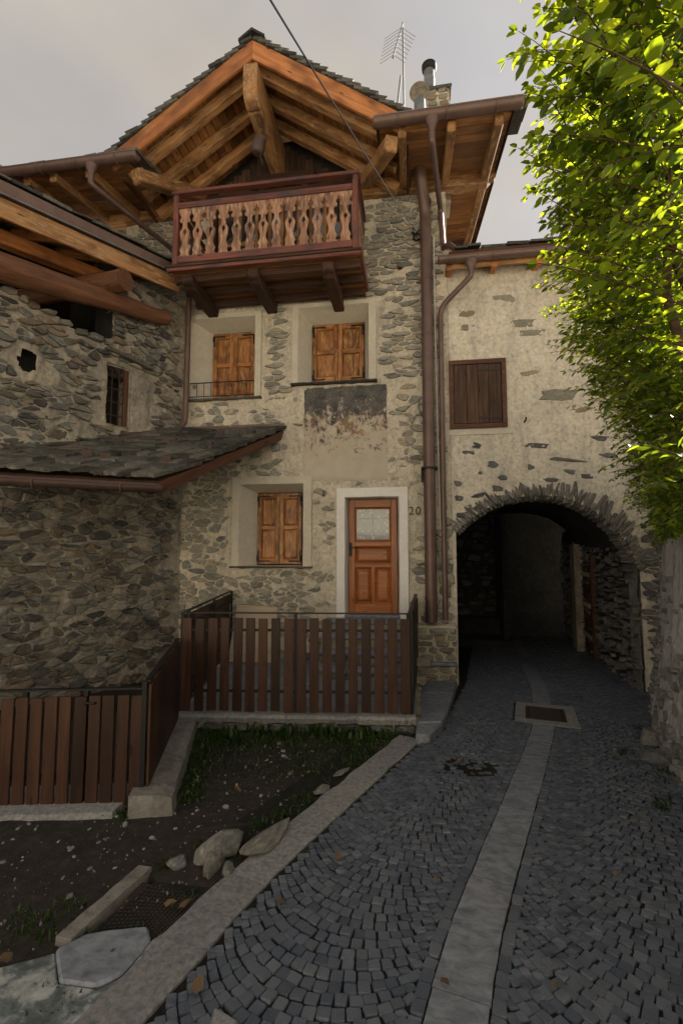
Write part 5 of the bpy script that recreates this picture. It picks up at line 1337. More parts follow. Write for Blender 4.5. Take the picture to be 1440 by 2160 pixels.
for k in range(7):
    p = E1 + ed*(.15+.72*k) - upz*.19 - en*.10; beam('rafter', p, p+rv*2.3, .11, .15, G['barge'], broof, up=rv.cross(ed), bevel=.01)
p = E1-upz*.32-en*.62+rv*.1; beam('purlin', p-ed*.0, p+ed*4.6, .2, .2, G['barge'], broof, bevel=.02)
mb = MB(); a = E1+upz*.06-en*.0; b = E3+upz*.08-en*.0; mb.prism([a-ed*.3, b+ed*2, b+ed*2+rv*4.2, a-ed*.3+rv*4.2], (0,0,.03)); mb.build('deck', G['frame_wood'], broof)
rr = random.Random(44)
for c_ in range(2):
    u = -.1
    while u < 4.5:
        w_ = rr.uniform(.25,.5); p = E1+upz*(.10+c_*.035)+en*(.07-c_*.28)+ed*u; th = rr.uniform(.03,.055)
        q = [p+en*rr.uniform(-.03,.02), p+ed*(w_-.01)+en*rr.uniform(-.03,.02), p+ed*(w_-.01)+rv*.5, p+rv*.5]; MB().prism(q, (0,0,th)).build('slate', G['slate'], broof, bevel=.008); u += w_
# ================================================================== lean-to slate canopy
A_, B_ = at(386,915,FY), at(597,903,FY); C_ = at(338,1012,5.6); D_ = at(-70,1004,4.62)
A_.z = B_.z = (A_.z+B_.z)/2
D_.z = C_.z + .02; A2 = A_ + V((-1.6, -.3, -.0))
can = thing('canopy', C_, 'low slate canopy sloping from the house front over the yard', 'canopy')
def cs(s_, t): return (D_.lerp(C_, s_)).lerp(A2.lerp(B_, s_), t)
cnrm = (C_-D_).cross(A2-D_).normalized(); cnrm = cnrm if cnrm.z > 0 else -cnrm
mb = MB(); n = 8
for j in range(n+1):
    for i in range(n+1): mb.v.append(tuple(cs(i/n, j/n)-cnrm*.02))
for j in range(n+1):
    for i in range(n+1): mb.v.append(tuple(cs(i/n, j/n)-cnrm*.07))
N1 = (n+1)*(n+1)
for j in range(n):
    for i in range(n):
        a = j*(n+1)+i; mb.f += [(a,a+1,a+n+2,a+n+1), (N1+a,N1+a+n+1,N1+a+n+2,N1+a+1)]
for i in range(n): mb.f += [(i, N1+i, N1+i+1, i+1), ((i+1)*(n+1)-1, N1+(i+1)*(n+1)-1, N1+(i+2)*(n+1)-1, (i+2)*(n+1)-1)]
mb.build('deck', G['old_beam'], can)
rr = random.Random(9); nc = 11; Le = (C_-D_).length
for k in range(nc):
    t0 = k/nc - .035; t1 = min(1, (k+1)/nc + .05); s_ = -rr.uniform(0,.1)
    while s_ < 1.01:
        w_ = rr.uniform(.07,.17); e = min(s_+w_, 1.02+rr.uniform(-.012,.02)); th = rr.uniform(.03,.06); nx = 4; mb = MB()
        lift = .05+rr.uniform(0,.02)
        for i in range(nx+1):
            q = s_+(e-s_-.004)*i/nx; j = rr.uniform(-.012,.012); b0_ = cs(q, t0+j)+cnrm*(lift+.004*rr.random()); b1_ = cs(q, t1)+cnrm*.004; tt = th*rr.uniform(.7,1.2)
            mb.v += [tuple(b0_), tuple(b0_+cnrm*tt), tuple(b1_+cnrm*th), tuple(b1_)]
        for i in range(nx):
            for c_ in range(3): mb.f.append((i*4+c_, i*4+c_+1, i*4+5+c_, i*4+4+c_))
        mb.f += [(0,1,2,3)[::-1], tuple(nx*4+i for i in range(4))]
        if e-s_ > .02: mb.build('slate', G['slate'], can)
        s_ = e
# brown tabs (snow guards) on the slates
for s_, t in ((.55,.16),(.88,.16),(.62,.52),(.80,.72),(.96,.72),(.42,.2)):
    p = cs(s_,t)+cnrm*.07; e_ = (C_-D_).normalized(); f_ = (p-cs(s_,max(0,t-.05))).normalized(); MB().prism([p-e_*.06, p+e_*.06, p+e_*.06+cnrm*.09, p-e_*.06+cnrm*.09], f_*.012).build('snow_guard', G['copper_dark'], can)
# flashing on the wall, verge board, gutter, fascia
MB().prism([A_+V((-.1,-.02,.02)), B_+V((.03,-.02,.02)), B_+V((.03,-.20,-.03)), A_+V((-.1,-.20,-.03))], (0,0,.012)).build('flashing', G['copper'], can)
MB().box(A_.x-.05, B_.x+.03, FY-.035, FY-.018, A_.z+.02, A_.z+.10).build('flashing', G['copper'], can)
vb = (B_-C_).normalized(); beam('verge_board', C_-cnrm*.10-vb*.05+V((.02,0,0)), B_-cnrm*.10,   .05, .15, G['frame_wood'], can, up=cnrm, bevel=.006)
beam('rafter', C_-cnrm*.13+V((-.16,.0,0)), B_-cnrm*.13+V((-.16,0,0)), .1, .12, G['old_beam'], can, up=cnrm, bevel=.008)
for f in (.25,.5,.75): beam('rafter', cs(f,.02)-cnrm*.13, cs(f,1)-cnrm*.13, .1, .12, G['old_beam'], can, up=cnrm, bevel=.008)
e_ = (C_-D_).normalized(); eo = V((e_.y,-e_.x,0)); eo = eo if eo.y < 0 else -eo
beam('fascia', D_-cnrm*.09+eo*.0, C_-cnrm*.09+eo*.0, .03, .14, G['copper_dark'], can, bevel=.004)
cg0, cg1 = D_+eo*.11-upz*.10, C_+eo*.11-upz*.10+e_*.02
cg = trough(cg0, cg1, .085).build('gutter', G['copper_dark'], can, smooth=True)
for px in (70, 255): q = onp(px,1030,cg0,eo); f = (q-cg0).dot(e_); gutter_strap(cg0+e_*f, e_, .09).build('strap', G['copper'], cg, smooth=True)
# downpipe in the corner and along the canopy
dp0 = at(399,630,FY-.22); dp1 = at(391,893,FY-.22)
pipe('downpipe', [dp0, dp1+V((0,0,.05)), at(380,905,FY-.35), at(200,938,6.35), at(-60,975,4.9)], .05, barn, [(at(395,760,FY-.22),(0,0,1)), (at(393,840,FY-.22),(0,0,1))], rad=.14)
# pale scrap on the slates
# ================================================================== terrace with steps
TL, TR_ = at(376,1480,5.32), at(876,1506,5.60); tz = -.14
TL.z = TR_.z = tz
ter = thing('terrace', (TR_+TL)/2, 'raised stone terrace in front of the house door with steps', 'terrace')
TB = [TL, TR_, V((at(877,1254,FY).x+.02, FY, tz)), V((at(492,1243,FY).x-.05, FY, tz))]
MB().prism([p+V((0,0,-.62)) for p in (TL+V((.05,.06,0)), TR_+V((-.05,.05,0)), TB[2]+V((-.05,0,0)), TB[3]+V((.05,0,0)))], (0,0,.60)).build('core', G['barn_mortar'], ter)
rr = random.Random(17)
# floor flags
e0 = (TR_-TL).normalized(); y = 0
for r_ in range(5):
    f = 0
    while f < 1:
        w_ = rr.uniform(.14,.28); g_ = min(1, f+w_); t0, t1 = r_/5, (r_+1)/5
        def tp(a, b): return (TB[0].lerp(TB[1], a)).lerp(TB[3].lerp(TB[2], a), b)
        q = [tp(f,t0), tp(g_,t0), tp(g_,t1), tp(f,t1)]; c_ = sum(q, V())/4; q = [c_+(p-c_)*.975 for p in q]
        MB().prism([p+V((0,0,-.02)) for p in q], (0,0,.025+rr.uniform(0,.006))).build('floor_flag', G['slab'], ter); f = g_
# coping and thin-coursed front
f = 0
while f < 1:
    w_ = rr.uniform(.16,.3); g_ = min(1, f+w_); a = TL.lerp(TR_,f); b = TL.lerp(TR_,g_); out_ = V((e0.y,-e0.x,0)); n = 6; mb = MB()
    for i in range(n+1):
        p = a.lerp(b, i/n*.992); j = rr.uniform(-.012,.02); mb.v += [tuple(p+out_*(.02+j)+V((0,0,-.075+rr.uniform(-.012,.008)))), tuple(p+out_*(.045+j)+V((0,0,-.02))), tuple(p+out_*(.03+j)+V((0,0,.012))), tuple(p-out_*.22+V((0,0,.016))), tuple(p-out_*.22+V((0,0,-.07)))]
    for i in range(n):
        for c_ in range(5): mb.f.append((i*5+c_, i*5+5+c_, i*5+5+(c_+1)%5, i*5+(c_+1)%5))
    mb.f += [(0,1,2,3,4), tuple(n*5+i for i in range(5))[::-1]]
    mb.build('coping', G['kerb_stone'], ter); f = g_
LT = (TR_-TL).length; it = []; v = tz-.08
for c_ in range(5):
    h = rr.uniform(.06,.10); u = rr.uniform(-.1,0); v -= h
    while u < LT-.03: w_ = min(rr.uniform(.14,.45), LT-u); it.append((u+w_/2, v+h/2, w_*1.0, h*1.06, rr.gauss(0,.012))); u += w_
nF = V((e0.y,-e0.x,0))
for a, b, c_ in wall_items(it, lambda u, v: V((TL.x+e0.x*u, TL.y+e0.y*u, v)), nF, rr, (-.02,.012), .09): link('stone', pool_mesh(a, G['dark_stone']), G['dark_stone'], ter, b)
# right flank stones
it = []; e2 = (TB[2]-TR_); L2 = e2.length; e2.normalize(); v = tz-.05
for c_ in range(5):
    h = rr.uniform(.07,.11); u = 0; v -= h
    while u < L2-.03: w_ = min(rr.uniform(.16,.4), L2-u); it.append((u+w_/2, v+h/2, w_, h*1.05, 0)); u += w_
for a, b, c_ in wall_items(it, lambda u, v: V((TR_.x+e2.x*u, TR_.y+e2.y*u, v)), V((e2.y,-e2.x,0)), rr, (-.01,.015), .09): link('stone', pool_mesh(a, G['stone']), G['stone'], ter, b)
# steps up to the door
dxm = (DOOR_I[0]+DOOR_I[1])/2
for k in range(4):
    zt_ = DOOR_D[2]-.05-.20*k; y0 = FY-.34-.28*k
    n = 3
    for i in range(n):
        x0 = DOOR_O[0]-.18+ (DOOR_O[1]-DOOR_O[0]+.30)*i/n; x1 = DOOR_O[0]-.18 + (DOOR_O[1]-DOOR_O[0]+.30)*(i+1)/n
        MB().box(x0+.004, x1-.004, y0-.02, y0+.27, zt_-.055, zt_).build('tread', G['slab'], ter, bevel=.008)
    it = []; x = DOOR_O[0]-.16
    while x < DOOR_O[1]+.10: w_ = rr.uniform(.12,.3); it.append((x+w_/2, zt_-.125, w_, .13, 0)); x += w_
    for a, b, c_ in wall_items(it, lambda u, v: V((u, y0+.02, v)), (0,-1,0), rr, (-.01,.01), .06): link('stone', pool_mesh(a, G['stone']), G['stone'], ter, b)
    MB().box(DOOR_O[0]-.16, DOOR_O[1]+.10, y0+.02, FY-.02, tz, zt_-.06).build('riser_core', G['barn_mortar'], ter)
# pier under the pipes
pier = thing('stone_pier', at(922,1440,FY-.2), 'small mortared stone pier carrying the feet of the drain pipes', 'pier')
pX0, pX1 = at(880,1330,FY-.2).x, at(962,1330,FY-.2).x; pzt = at(920,1322,FY-.2).z
MB().box(pX0, pX1-.02, FY-.20, FY+.05, -.9, pzt-.02).build('core', G['mortar'], pier)
mb = MB(); MB().prism([V((pX0,FY-.22,pzt-.03)), V((pX1,FY-.22,pzt-.03)), V((pX1,FY,pzt+.0)), V((pX0,FY,pzt+.0))], (0,0,.035)).build('mortar_cap', G['mortar'], pier, bevel=.012)
v = pzt-.03; it = []
while v > -.55:
    h = rr.uniform(.06,.13); u = pX0; v -= h
    while u < pX1-.04: w_ = min(rr.uniform(.12,.34), pX1-u+.01); it.append((u+w_/2, v+h/2, w_, h*.98, rr.gauss(0,.02))); u += w_
for a, b, c_ in wall_items(it, lambda u, v: V((u, FY-.20, v)), (0,-1,0), rr, (.0,.03), .08): link('stone', pool_mesh(a, G['stone']), G['stone'], pier, b)
zl = at(920,1395,FY-.2).z; MB().box(pX0-.02, pX1+.0, FY-.32, FY-.1, zl-.05, zl).build('ledge', G['slab'], pier, bevel=.015)
# low ramp of flagstones beside the terrace
rmp = thing('flag_ramp', gd(925,1500), 'curved low ramp of five flagstones between the terrace and the cobbles', 'steps')
lf = [gd(x, y, .10) for x, y in ((884,1434),(885,1460),(884,1485),(882,1505),(879,1525),(876,1548))]; rt = [gd(x, y, .10) for x, y in ((964,1436),(957,1460),(950,1481),(944,1502),(932,1524),(905,1549))]
for k in range(5):
    q = [lf[k+1], rt[k+1], rt[k], lf[k]]; c_ = sum(q, V())/4; q = [c_+(p-c_)*.985 for p in q]
    MB().prism([p+V((0,0,-.24)) for p in q], (0,0,.24+rr.uniform(-.006,.012))).build('flagstone', G['slab'], rmp, bevel=.012)

# ================================================================== fences
def fence(name, a, b, zb, ztop, nsl, wd, label, cat='fence', railz=None, posts=2, sl_t=.022, front=None, rail_h=None, group=None, topk=.0):
    a = V(a); b = V(b); d = b-a; Ln = d.length; d.normalize(); nrm = V((d.y,-d.x,0)) if front is None else V(front)
    f = thing(name, a.lerp(b,.5)+V((0,0,zb)), label, cat, group); rq = random.Random(int(a.x*100+b.y*10)); pitch = Ln/nsl
    for k in range(nsl):
        p = a+d*pitch*(k+.5)+nrm*.02; tl = rq.gauss(0,.003)
        beam('slat', p+V((0,0,zb+rq.uniform(-.008,.008))), p+d*tl+V((0,0,ztop+rq.uniform(-.006,.006))), sl_t, wd*rq.uniform(.96,1.03), G['fence_wood'], f, up=d, bevel=.003)
    for z in (railz or (zb+.22, ztop-.14)): MB().obox(a+V((0,0,z))-nrm*.005, b+V((0,0,z))-nrm*.005, .018, .03).build('rail', G['iron'], f)
    rh = rail_h if rail_h is not None else ztop+.05
    MB().obox(a+V((0,0,rh)), b+V((0,0,rh)), .045, .014).build('top_rail', G['iron'], f)
    for k in range(posts): p = a.lerp(b, k/(posts-1) if posts > 1 else 0)-nrm*.02; MB().obox(p+V((0,0,zb-.08)), p+V((0,0,rh)), .035, .035, up=d).build('post', G['iron'], f)
    return f
fa, fb = TL+nF*-.06, TR_+nF*-.06-e0*.03
for p in (fa, fb): p.z = 0
zt1 = (at(500,1303,5.4).z+at(850,1310,5.55).z)/2
f1 = fence('picket_fence', fa, fb, tz+.03, zt1, 18, .108, 'long brown picket fence on the terrace edge before the door', posts=3, rail_h=zt1+.06)
f2 = fence('picket_fence', V((fa.x+.02, fa.y+.08, 0)), V((TB[3].x+.02, FY-.05, 0)), tz+.08, zt1+.02, 17, .145, 'close boarded terrace side fence against the house below the window', posts=3, front=V((-.98,-.15,0)), rail_h=zt1+.07)
f3 = fence('picket_fence', V((fb.x-.02, fb.y+.05, 0)), V((TB[2].x-.02, FY-.05, 0)), tz+.03, zt1+.0, 18, .14, 'close boarded terrace side fence beside the flagstone ramp', posts=3, front=V((.99,.0,0)), rail_h=zt1+.06)
ya, yb = gd(-230,1712), gd(300,1697); ya.z = yb.z = 0
yz0 = at(230,1690,yb.y).z+.01; yz1 = (at(60,1458,ya.lerp(yb,.6).y).z + at(280,1472,yb.y).z)/2
f4 = fence('picket_gate', V((ya.x,ya.y,0)), V((yb.x,yb.y,0)), yz0, yz1, 17, .088, 'low brown picket gate of the sunken yard below the canopy', 'gate', posts=5, rail_h=yz1+.05)
hl = at(195,1482,yb.lerp(ya,.2).y-.03); MB().tube([hl+V((.03,.05,0)), hl+V((.03,-.02,0)), hl+V((-.05,-.025,0))], .009, 6).build('handle', G['iron'], f4)
sa, sb = gd(308,1675), gd(402,1562); sa.z = sb.z = 0
sa = V((yb.x+.02, yb.y-.01, 0)); sb = V((TL.x+.02, TL.y-.08, 0))
sz1 = (at(310,1432,sa.y).z+at(400,1362,sb.y).z)/2
f5 = fence('picket_fence', sa, sb, yz0+.03, sz1, 12, .15, 'close boarded fence on a sloping concrete kerb beside the bare earth', posts=2, front=V((.98,.2,0)), rail_h=sz1+.03)
# concrete kerb below that fence and stone slab below the gate
ck = MB(); dk = (sb-sa).normalized(); nk = V((dk.y,-dk.x,0)); n = 12
for i in range(n+1):
    p = sa.lerp(sb, i/n)-dk*(.16*(1-i/n)); g_ = gz(p.y); j = noise.noise(V((i*.7,0,0)))*.02
    ck.v += [tuple(V((p.x,p.y,g_-.1))+nk*(.24+j)), tuple(V((p.x,p.y,g_+.10+j*.5))+nk*(.22+j)), tuple(V((p.x,p.y,g_+.13))+nk*(.15+j)), tuple(V((p.x,p.y,g_+.14+j*.3))-nk*.08), tuple(V((p.x,p.y,g_-.1))-nk*.08)]
for i in range(n):
    for c_ in range(5): ck.f.append((i*5+c_, i*5+5+c_, i*5+5+(c_+1)%5, i*5+(c_+1)%5))
ck.f += [(0,1,2,3,4), tuple(n*5+i for i in range(5))[::-1]]
setp(ck.build('concrete_kerb', G['kerb_concrete'], smooth=False), 'rough sloping concrete footing under the close boarded fence', 'kerb')
gs = MB(); n = 10; pa = V((ya.x,ya.y,0)); pb_ = V((yb.x,yb.y,0)) - V((.12,0,0))
for i in range(n+1):
    p = pa.lerp(pb_, i/n); g_ = gz(p.y)+.0; j = noise.noise(V((i*.9,4,0)))*.03
    gs.v += [(p.x,p.y-.20+j,g_-.06), (p.x,p.y-.19+j,g_+.035), (p.x,p.y+.25,g_+.04), (p.x,p.y+.25,g_-.06)]
for i in range(n):
    for c_ in range(4): gs.f.append((i*4+c_, i*4+4+c_, i*4+4+(c_+1)%4, i*4+(c_+1)%4))
gs.f += [(0,1,2,3), tuple(n*4+i for i in range(4))[::-1]]
setp(gs.build('gate_sill', G['kerb_stone']), 'long pale stone sill under the yard gate', 'sill')
# pale board leaning on the house behind the fence
pb0 = rect((490,1282),(581,1392),FY-.25)
brd = MB().prism([V((pb0[0],FY-.42,tz+.02)), V((pb0[1],FY-.42,tz+.02)), V((pb0[1]-.02,FY-.06,pb0[3])), V((pb0[0]+.01,FY-.06,pb0[3]+.03))], (0,.03,.0))
setp(brd.build('leaning_board', G['pale_wood'], bevel=.004), 'pale wooden board leaning on the house wall behind the pickets', 'board')

# ================================================================== garden wall on the right
GWL = [V((gd(*q).x, gd(*q).y, 0)) for q in ((1440,1700),(1372,1600),(1345,1530))]
GWB = [V((1.45,1.0,0)), V((1.72,2.6,0)), GWL[0], GWL[1]+V((.02,0,0)), GWL[2]+V((.08,0,0)), V((at(1362,1400,7.9).x-.0, 7.95, 0))]
gwall = thing('garden_wall', (2.2, 5, -.3), 'streaked rough concrete garden wall under the overgrown hedge', 'wall')
GWS, GWLEN = smooth_line(GWB, 80)
GWZ = 1.88
def gwp(f, v):
    k = f*80; i = min(79, int(k)); p = GWS[i].lerp(GWS[i+1], k-i); h = max(0, v+.6)/2.48
    a = GWS[max(0,i-2)]; b = GWS[min(80,i+3)]; t = (b-a).normalized(); r_ = V((t.y,-t.x,0))
    return p + r_*(.30*h**.6) + V((0,0,v)), -r_
mb = MB(); nu, nv = 230, 80
for j in range(nv+1):
    for i in range(nu+1):
        v = -.6+(GWZ+.6)*j/nv; p, nn = gwp(i/nu, v); rough = .055 if v < .9 else .025
        d = noise.noise(p*2.1)*.5+noise.noise(p*6)*.4+noise.noise(p*17)*.3; mb.v.append(tuple(p+nn*d*rough))
for j in range(nv):
    for i in range(nu): a = j*(nu+1)+i; mb.f.append((a,a+nu+1,a+nu+2,a+1))
b = len(mb.v)
for i in range(nu+1):
    p, nn = gwp(i/nu, GWZ); mb.v.append(tuple(p-nn*.35))
for i in range(nu): a = nv*(nu+1)+i; mb.f.append((a, b+i, b+i+1, a+1))
# end face towards the passage
p, nn = gwp(1, GWZ)
gwb = mb.build('wall_body', G['concrete'], gwall, smooth=True)
em = MB(); e_q = []
for j in range(13): v = -.6+(GWZ+.6)*j/12; p, nn = gwp(1, v); em.v += [tuple(p), tuple(p-nn*.35)]
for j in range(12): em.f.append((j*2, j*2+1, j*2+3, j*2+2))
em.build('wall_end', G['concrete'], gwall)
# soil bank behind the wall where the hedge grows
mb = MB(); nbk = 20
for i in range(nbk+1):
    p, nn = gwp(i/nbk, GWZ); mb.v += [tuple(p-nn*.30+V((0,0,-.05))), tuple(p-nn*4+V((0,0,.15))), tuple(p-nn*4+V((0,0,-2.2)))]
for i in range(nbk):
    for c_ in range(2): mb.f.append((i*3+c_, i*3+c_+1, i*3+4+c_, i*3+3+c_))
setp(mb.build('garden_bank', G['soil']), 'raised garden soil behind the wall', None, None, 'structure')
rn = random.Random(55); it = []
for k in range(260):
    f = rn.uniform(.2,.995); v = rn.uniform(-.5, .8) if rn.random() < .75 else rn.uniform(.8,1.6)
    if v > .8 and rn.random() < .6: continue
    p, nn = gwp(f, v); w_ = rn.uniform(.07,.22); x = V((-nn.y,nn.x,0)); B = Matrix.Identity(4)
    for i in range(3): B[i][0] = x[i]; B[i][1] = -nn[i]; B[i][2] = (0,0,1)[i]; B[i][3] = (p+nn*rn.uniform(-.03,.0))[i]
    it.append((rn.randrange(18), B @ Matrix.Rotation(rn.gauss(0,.2),4,'Y') @ Matrix.Diagonal((w_,.06,w_/rn.uniform(1.2,2.6),1)), w_*w_/(p-CAM).length_squared))
pieces('stone', it, G['wall_cobble'], gwall, 150)
# boulders at the foot of the garden wall
def boulder(name, p, size, mat, label, cat='rock', seed=0, rot=0, group=None, flat=1):
    bm = bmesh.new(); bmesh.ops.create_icosphere(bm, subdivisions=3, radius=.5)
    for v in bm.verts:
        q = v.co*1.0; a = noise.noise(q*1.6+V((seed*3.3,0,0))); b = noise.noise(q*4+V((0,seed,0))); e = max(abs(q.x),abs(q.y),abs(q.z))
        v.co = q*(1+a*.5+b*.14)*(.72+.5*(.5/max(.3,e))*.5)
        v.co += V((0,0,0))
    # facets
    for k in range(11):
        rq = random.Random(seed*17+k); n_ = V((rq.gauss(0,1),rq.gauss(0,1),rq.gauss(0,1))).normalized(); dd_ = rq.uniform(.22,.36)
        for v in bm.verts:
            h = v.co.dot(n_)-dd_
            if h > 0: v.co -= n_*h*.85
    me = bpy.data.meshes.new(name); bm.to_mesh(me); bm.free(); me.polygons.foreach_set('use_smooth',[True]*len(me.polygons))
    try: me.set_sharp_from_angle(angle=R(32))
    except Exception: pass
    me.materials.append(mat); me.update()
    o = link(name, me, mat, None, Matrix.Translation(p) @ Matrix.Rotation(rot,4,'Z') @ Matrix.Diagonal((*size,1))); return setp(o, label, cat, group)
for px, py, sz, sd, lb in ((1378,1570,(.30,.42,.26),1,'rounded brown boulder at the foot of the garden wall'),(1376,1608,(.26,.34,.16),2,'low flat boulder below the brown boulder at the garden wall')):
    p = gd(px,py); boulder('boulder', p+V((.02,0,.05)), sz, G['rock'], lb, seed=sd, rot=.3)
# rocks beside the kerb
def rot_to(px0, py0, px1, py1): a = gd(px0,py0); b = gd(px1,py1); return math.atan2(b.y-a.y, b.x-a.x), (a+b)/2, (b-a).length
for (x0,y0,x1,y1,wd,h,sd,lb) in ((392,1840,505,1762,.22,.20,3,'long bluish slab of rock lying beside the kerb'),(425,1855,478,1800,.15,.20,4,'small rounded pale boulder between the two long slabs'),(492,1835,615,1735,.20,.17,5,'big pale slab of rock leaning on the kerb'),(355,1835,400,1812,.14,.10,6,'low dark stone at the end of the bluish slab'),(662,1680,700,1655,.10,.05,7,'flat tan stone in the grass near the kerb'),(705,1640,745,1618,.09,.04,8,'flat grey stone in the grass by the kerb end'),(470,1850,495,1830,.12,.10,10,'stub of grey rock wedged between boulder and kerb')):
    a, c_, L_ = rot_to(x0,y0,x1,y1); boulder('rock', V((c_.x,c_.y,gz(c_.y)+h*.15)), (L_*1.02, wd*1.0, h*.95), G['rock'], lb, seed=sd, rot=a)
# iron cover plate in its pit beside the kerb
pit = thing('pit_cover', PLQ[0], 'sunken black chequered iron plate beside the kerb', 'cover plate')
def pq(s_, t, dz_=0): p = (PLQ[3].lerp(PLQ[2], s_)).lerp(PLQ[0].lerp(PLQ[1], s_), t); return V((p.x,p.y,gz(p.y)+dz_))
MB().prism([pq(-.05,-.25,-.05), pq(1.1,-.25,-.05), pq(1.1,1.05,-.05), pq(-.05,1.05,-.05)], (0,0,.035)).build('plate', G['rust'], pit)
mbp = MB()
for i in range(16):
    for j in range(18):
        c_ = pq((i+.5)/16, -.2+1.22*(j+.5)/18, -.012); x = (pq((i+1)/16,.5)-pq(i/16,.5))*.36; y = (pq(.5,(j+1)/18)-pq(.5,j/18))*.42
        mbp.prism([c_-x, c_-y, c_+x, c_+y], (0,0,.006))
stf = mbp.build('chequer', G['rust'], pit); stf['kind'] = 'stuff'
c1, c2 = gd(320,1838), gd(150,1992); dq = (c2-c1).normalized(); nq = V((-dq.y,dq.x,0)); nq = nq if nq.x < 0 else -nq
ckk = MB(); n = 8
for i in range(n+1):
    p = c1.lerp(c2, i/n); j = noise.noise(V((i*.8,8,0)))*.012; g_ = gz(p.y)
    ckk.v += [(p.x,p.y,g_-.08), (p.x+j,p.y,g_+.025+j), tuple(V((p.x,p.y,g_+.02))+nq*(.09+j)), tuple(V((p.x,p.y,g_-.08))+nq*.10)]
for i in range(n):
    for c_ in range(4): ckk.f.append((i*4+c_, i*4+4+c_, i*4+4+(c_+1)%4, i*4+(c_+1)%4))
ckk.f += [(0,1,2,3), tuple(n*4+i for i in range(4))[::-1]]
ckk.build('pit_edge', G['kerb_concrete'], pit)
# flagstone and lime-white rock in the corner
def flag(name, pts, h, mat, label, cat, lift=.02):
    q = [gd(*p) for p in pts]; c_ = sum(q, V())/len(q); ring = []
    for i in range(len(q)):
        a, b = q[i], q[(i+1) % len(q)]
        for k in range(5): p = a.lerp(b, k/5); ring.append(p + V((noise.noise(p*9)*.012, noise.noise(p*9+V((5,0,0)))*.012, 0)))
    return setp(MB().prism([V((p.x,p.y,gz(p.y)-h+lift)) for p in ring], (0,0,h)).build(name, mat, bevel=.012), label, cat)
flag('flagstone', ((118,2010),(180,1975),(310,1960),(322,1985),(260,2060),(200,2090),(125,2080)), .06, G['slab'], 'flat grey flagstone between the iron plate and the kerb', 'flagstone')
def m_lime():
    m, t, b, o = nodes('lime'); vec = coords(t, (1,1,1), rnd=False)
    n1 = noise_n(t, vec, 9, 8, .68, .5); c = ramp(t, n1, [(.38, (.07,.085,.09)), (.47, (.13,.155,.16)), (.53, (.27,.29,.29)), (.66, (.42,.44,.44))]); t.links.new(c, b.inputs['Base Color']); b.inputs['Roughness'].default_value = .7; bump(t, b, n1, .4, .01)
m_lime()
flag('white_rock', ((-120,2055),(0,2045),(118,2015),(122,2080),(205,2092),(262,2062),(322,1985),(360,1962),(345,2000),(255,2120),(180,2200),(-120,2330)), .08, G['lime'], 'white and blue-green veined rock surface in the corner beside the kerb', 'rock', .012)
flag('pale_slab', ((452,2122),(505,2160),(520,2230),(420,2230)), .05, G['kerb_stone'], 'pale slab set flush into the cobbles', 'slab', .012)

# ================================================================== loose stones, leaves, grass
rn = random.Random(77); it = []
def in_earth(p): return True
EQ = [gd(*q) for q in ((0,1740),(260,1700),(420,1570),(840,1560),(600,1730),(350,1900),(100,2000),(-100,2060),(-100,1740))]
def inpoly(x, y):
    c_ = False; n = len(EQ)
    for i in range(n):
        a, b = EQ[i], EQ[i-1]
        if (a.y > y) != (b.y > y) and x < (b.x-a.x)*(y-a.y)/(b.y-a.y)+a.x: c_ = not c_
    return c_
k = 0; grav = []
while k < 520:
    x = rn.uniform(-4,.1); y = rn.uniform(1.6,5.6)
    if not inpoly(x,y): continue
    k += 1; s_ = min(.042, rn.expovariate(1/.006)+.003); z = gz(y)-.015+noise.noise(V((x,y,0))*1.1)*.03+noise.noise(V((x,y,0))*4)*.015
    grav.append((rn.randrange(18), Matrix.Translation((x,y,z+s_*.1)) @ Matrix.Rotation(rn.uniform(0,6.3),4,'Z') @ Matrix.Rotation(R(-90)+rn.gauss(0,.3),4,'X') @ Matrix.Diagonal((s_*rn.uniform(1,2.2),s_*.35,s_,1))))
setp(joined('gravel', grav, G['wall_cobble'], None), 'scattered pale pebbles on the bare earth', 'gravel')
def leafshape(L_, W_): return [(0,0,0),(L_*.3,W_*.5,.006),(L_*.65,W_*.45,.01),(L_,0,.012),(L_*.65,-W_*.45,.02),(L_*.3,-W_*.5,.0)]
lv = [(412,2110,.07),(8,2020,.08),(715,1823,.06),(930,2072,.05),(1160,2090,.03),(508,1672,.05),(660,1632,.04),(345,1915,.06),(375,1925,.07),(960,1612,.06),(985,1625,.05),(1005,1640,.05),(940,1540,.06),(915,1600,.05),(1020,1490,.05),(915,1867,.03),(1110,1915,.03),(825,1742,.04),(585,1905,.05),(1290,1850,.04),(1330,1740,.04),(700,1480,.03),(240,2010,.03),(975,1605,.05),(1045,1600,.05)]
for i, (px, py, s_) in enumerate(lv):
    p = gd(px, py); mb = MB(); sh = leafshape(s_*1.2, s_*.7); mb.add(sh, [(0,1,2,3,4,5)])
    on = 'on the cobbles' if px > 560 and not (px < 760 and py < 1700) else 'on the bare earth'
    o = link('fallen_leaf', mb.mesh('fallen_leaf'), G['dry_leaf'], None, Matrix.Translation(p+V((0,0,.022))) @ Matrix.Rotation(rn.uniform(0,6.3),4,'Z') @ Matrix.Rotation(rn.gauss(0,.15),4,'X'))
    setp(o, 'small dry brown fallen leaf lying '+on, 'leaf', 'fallen leaves '+on)
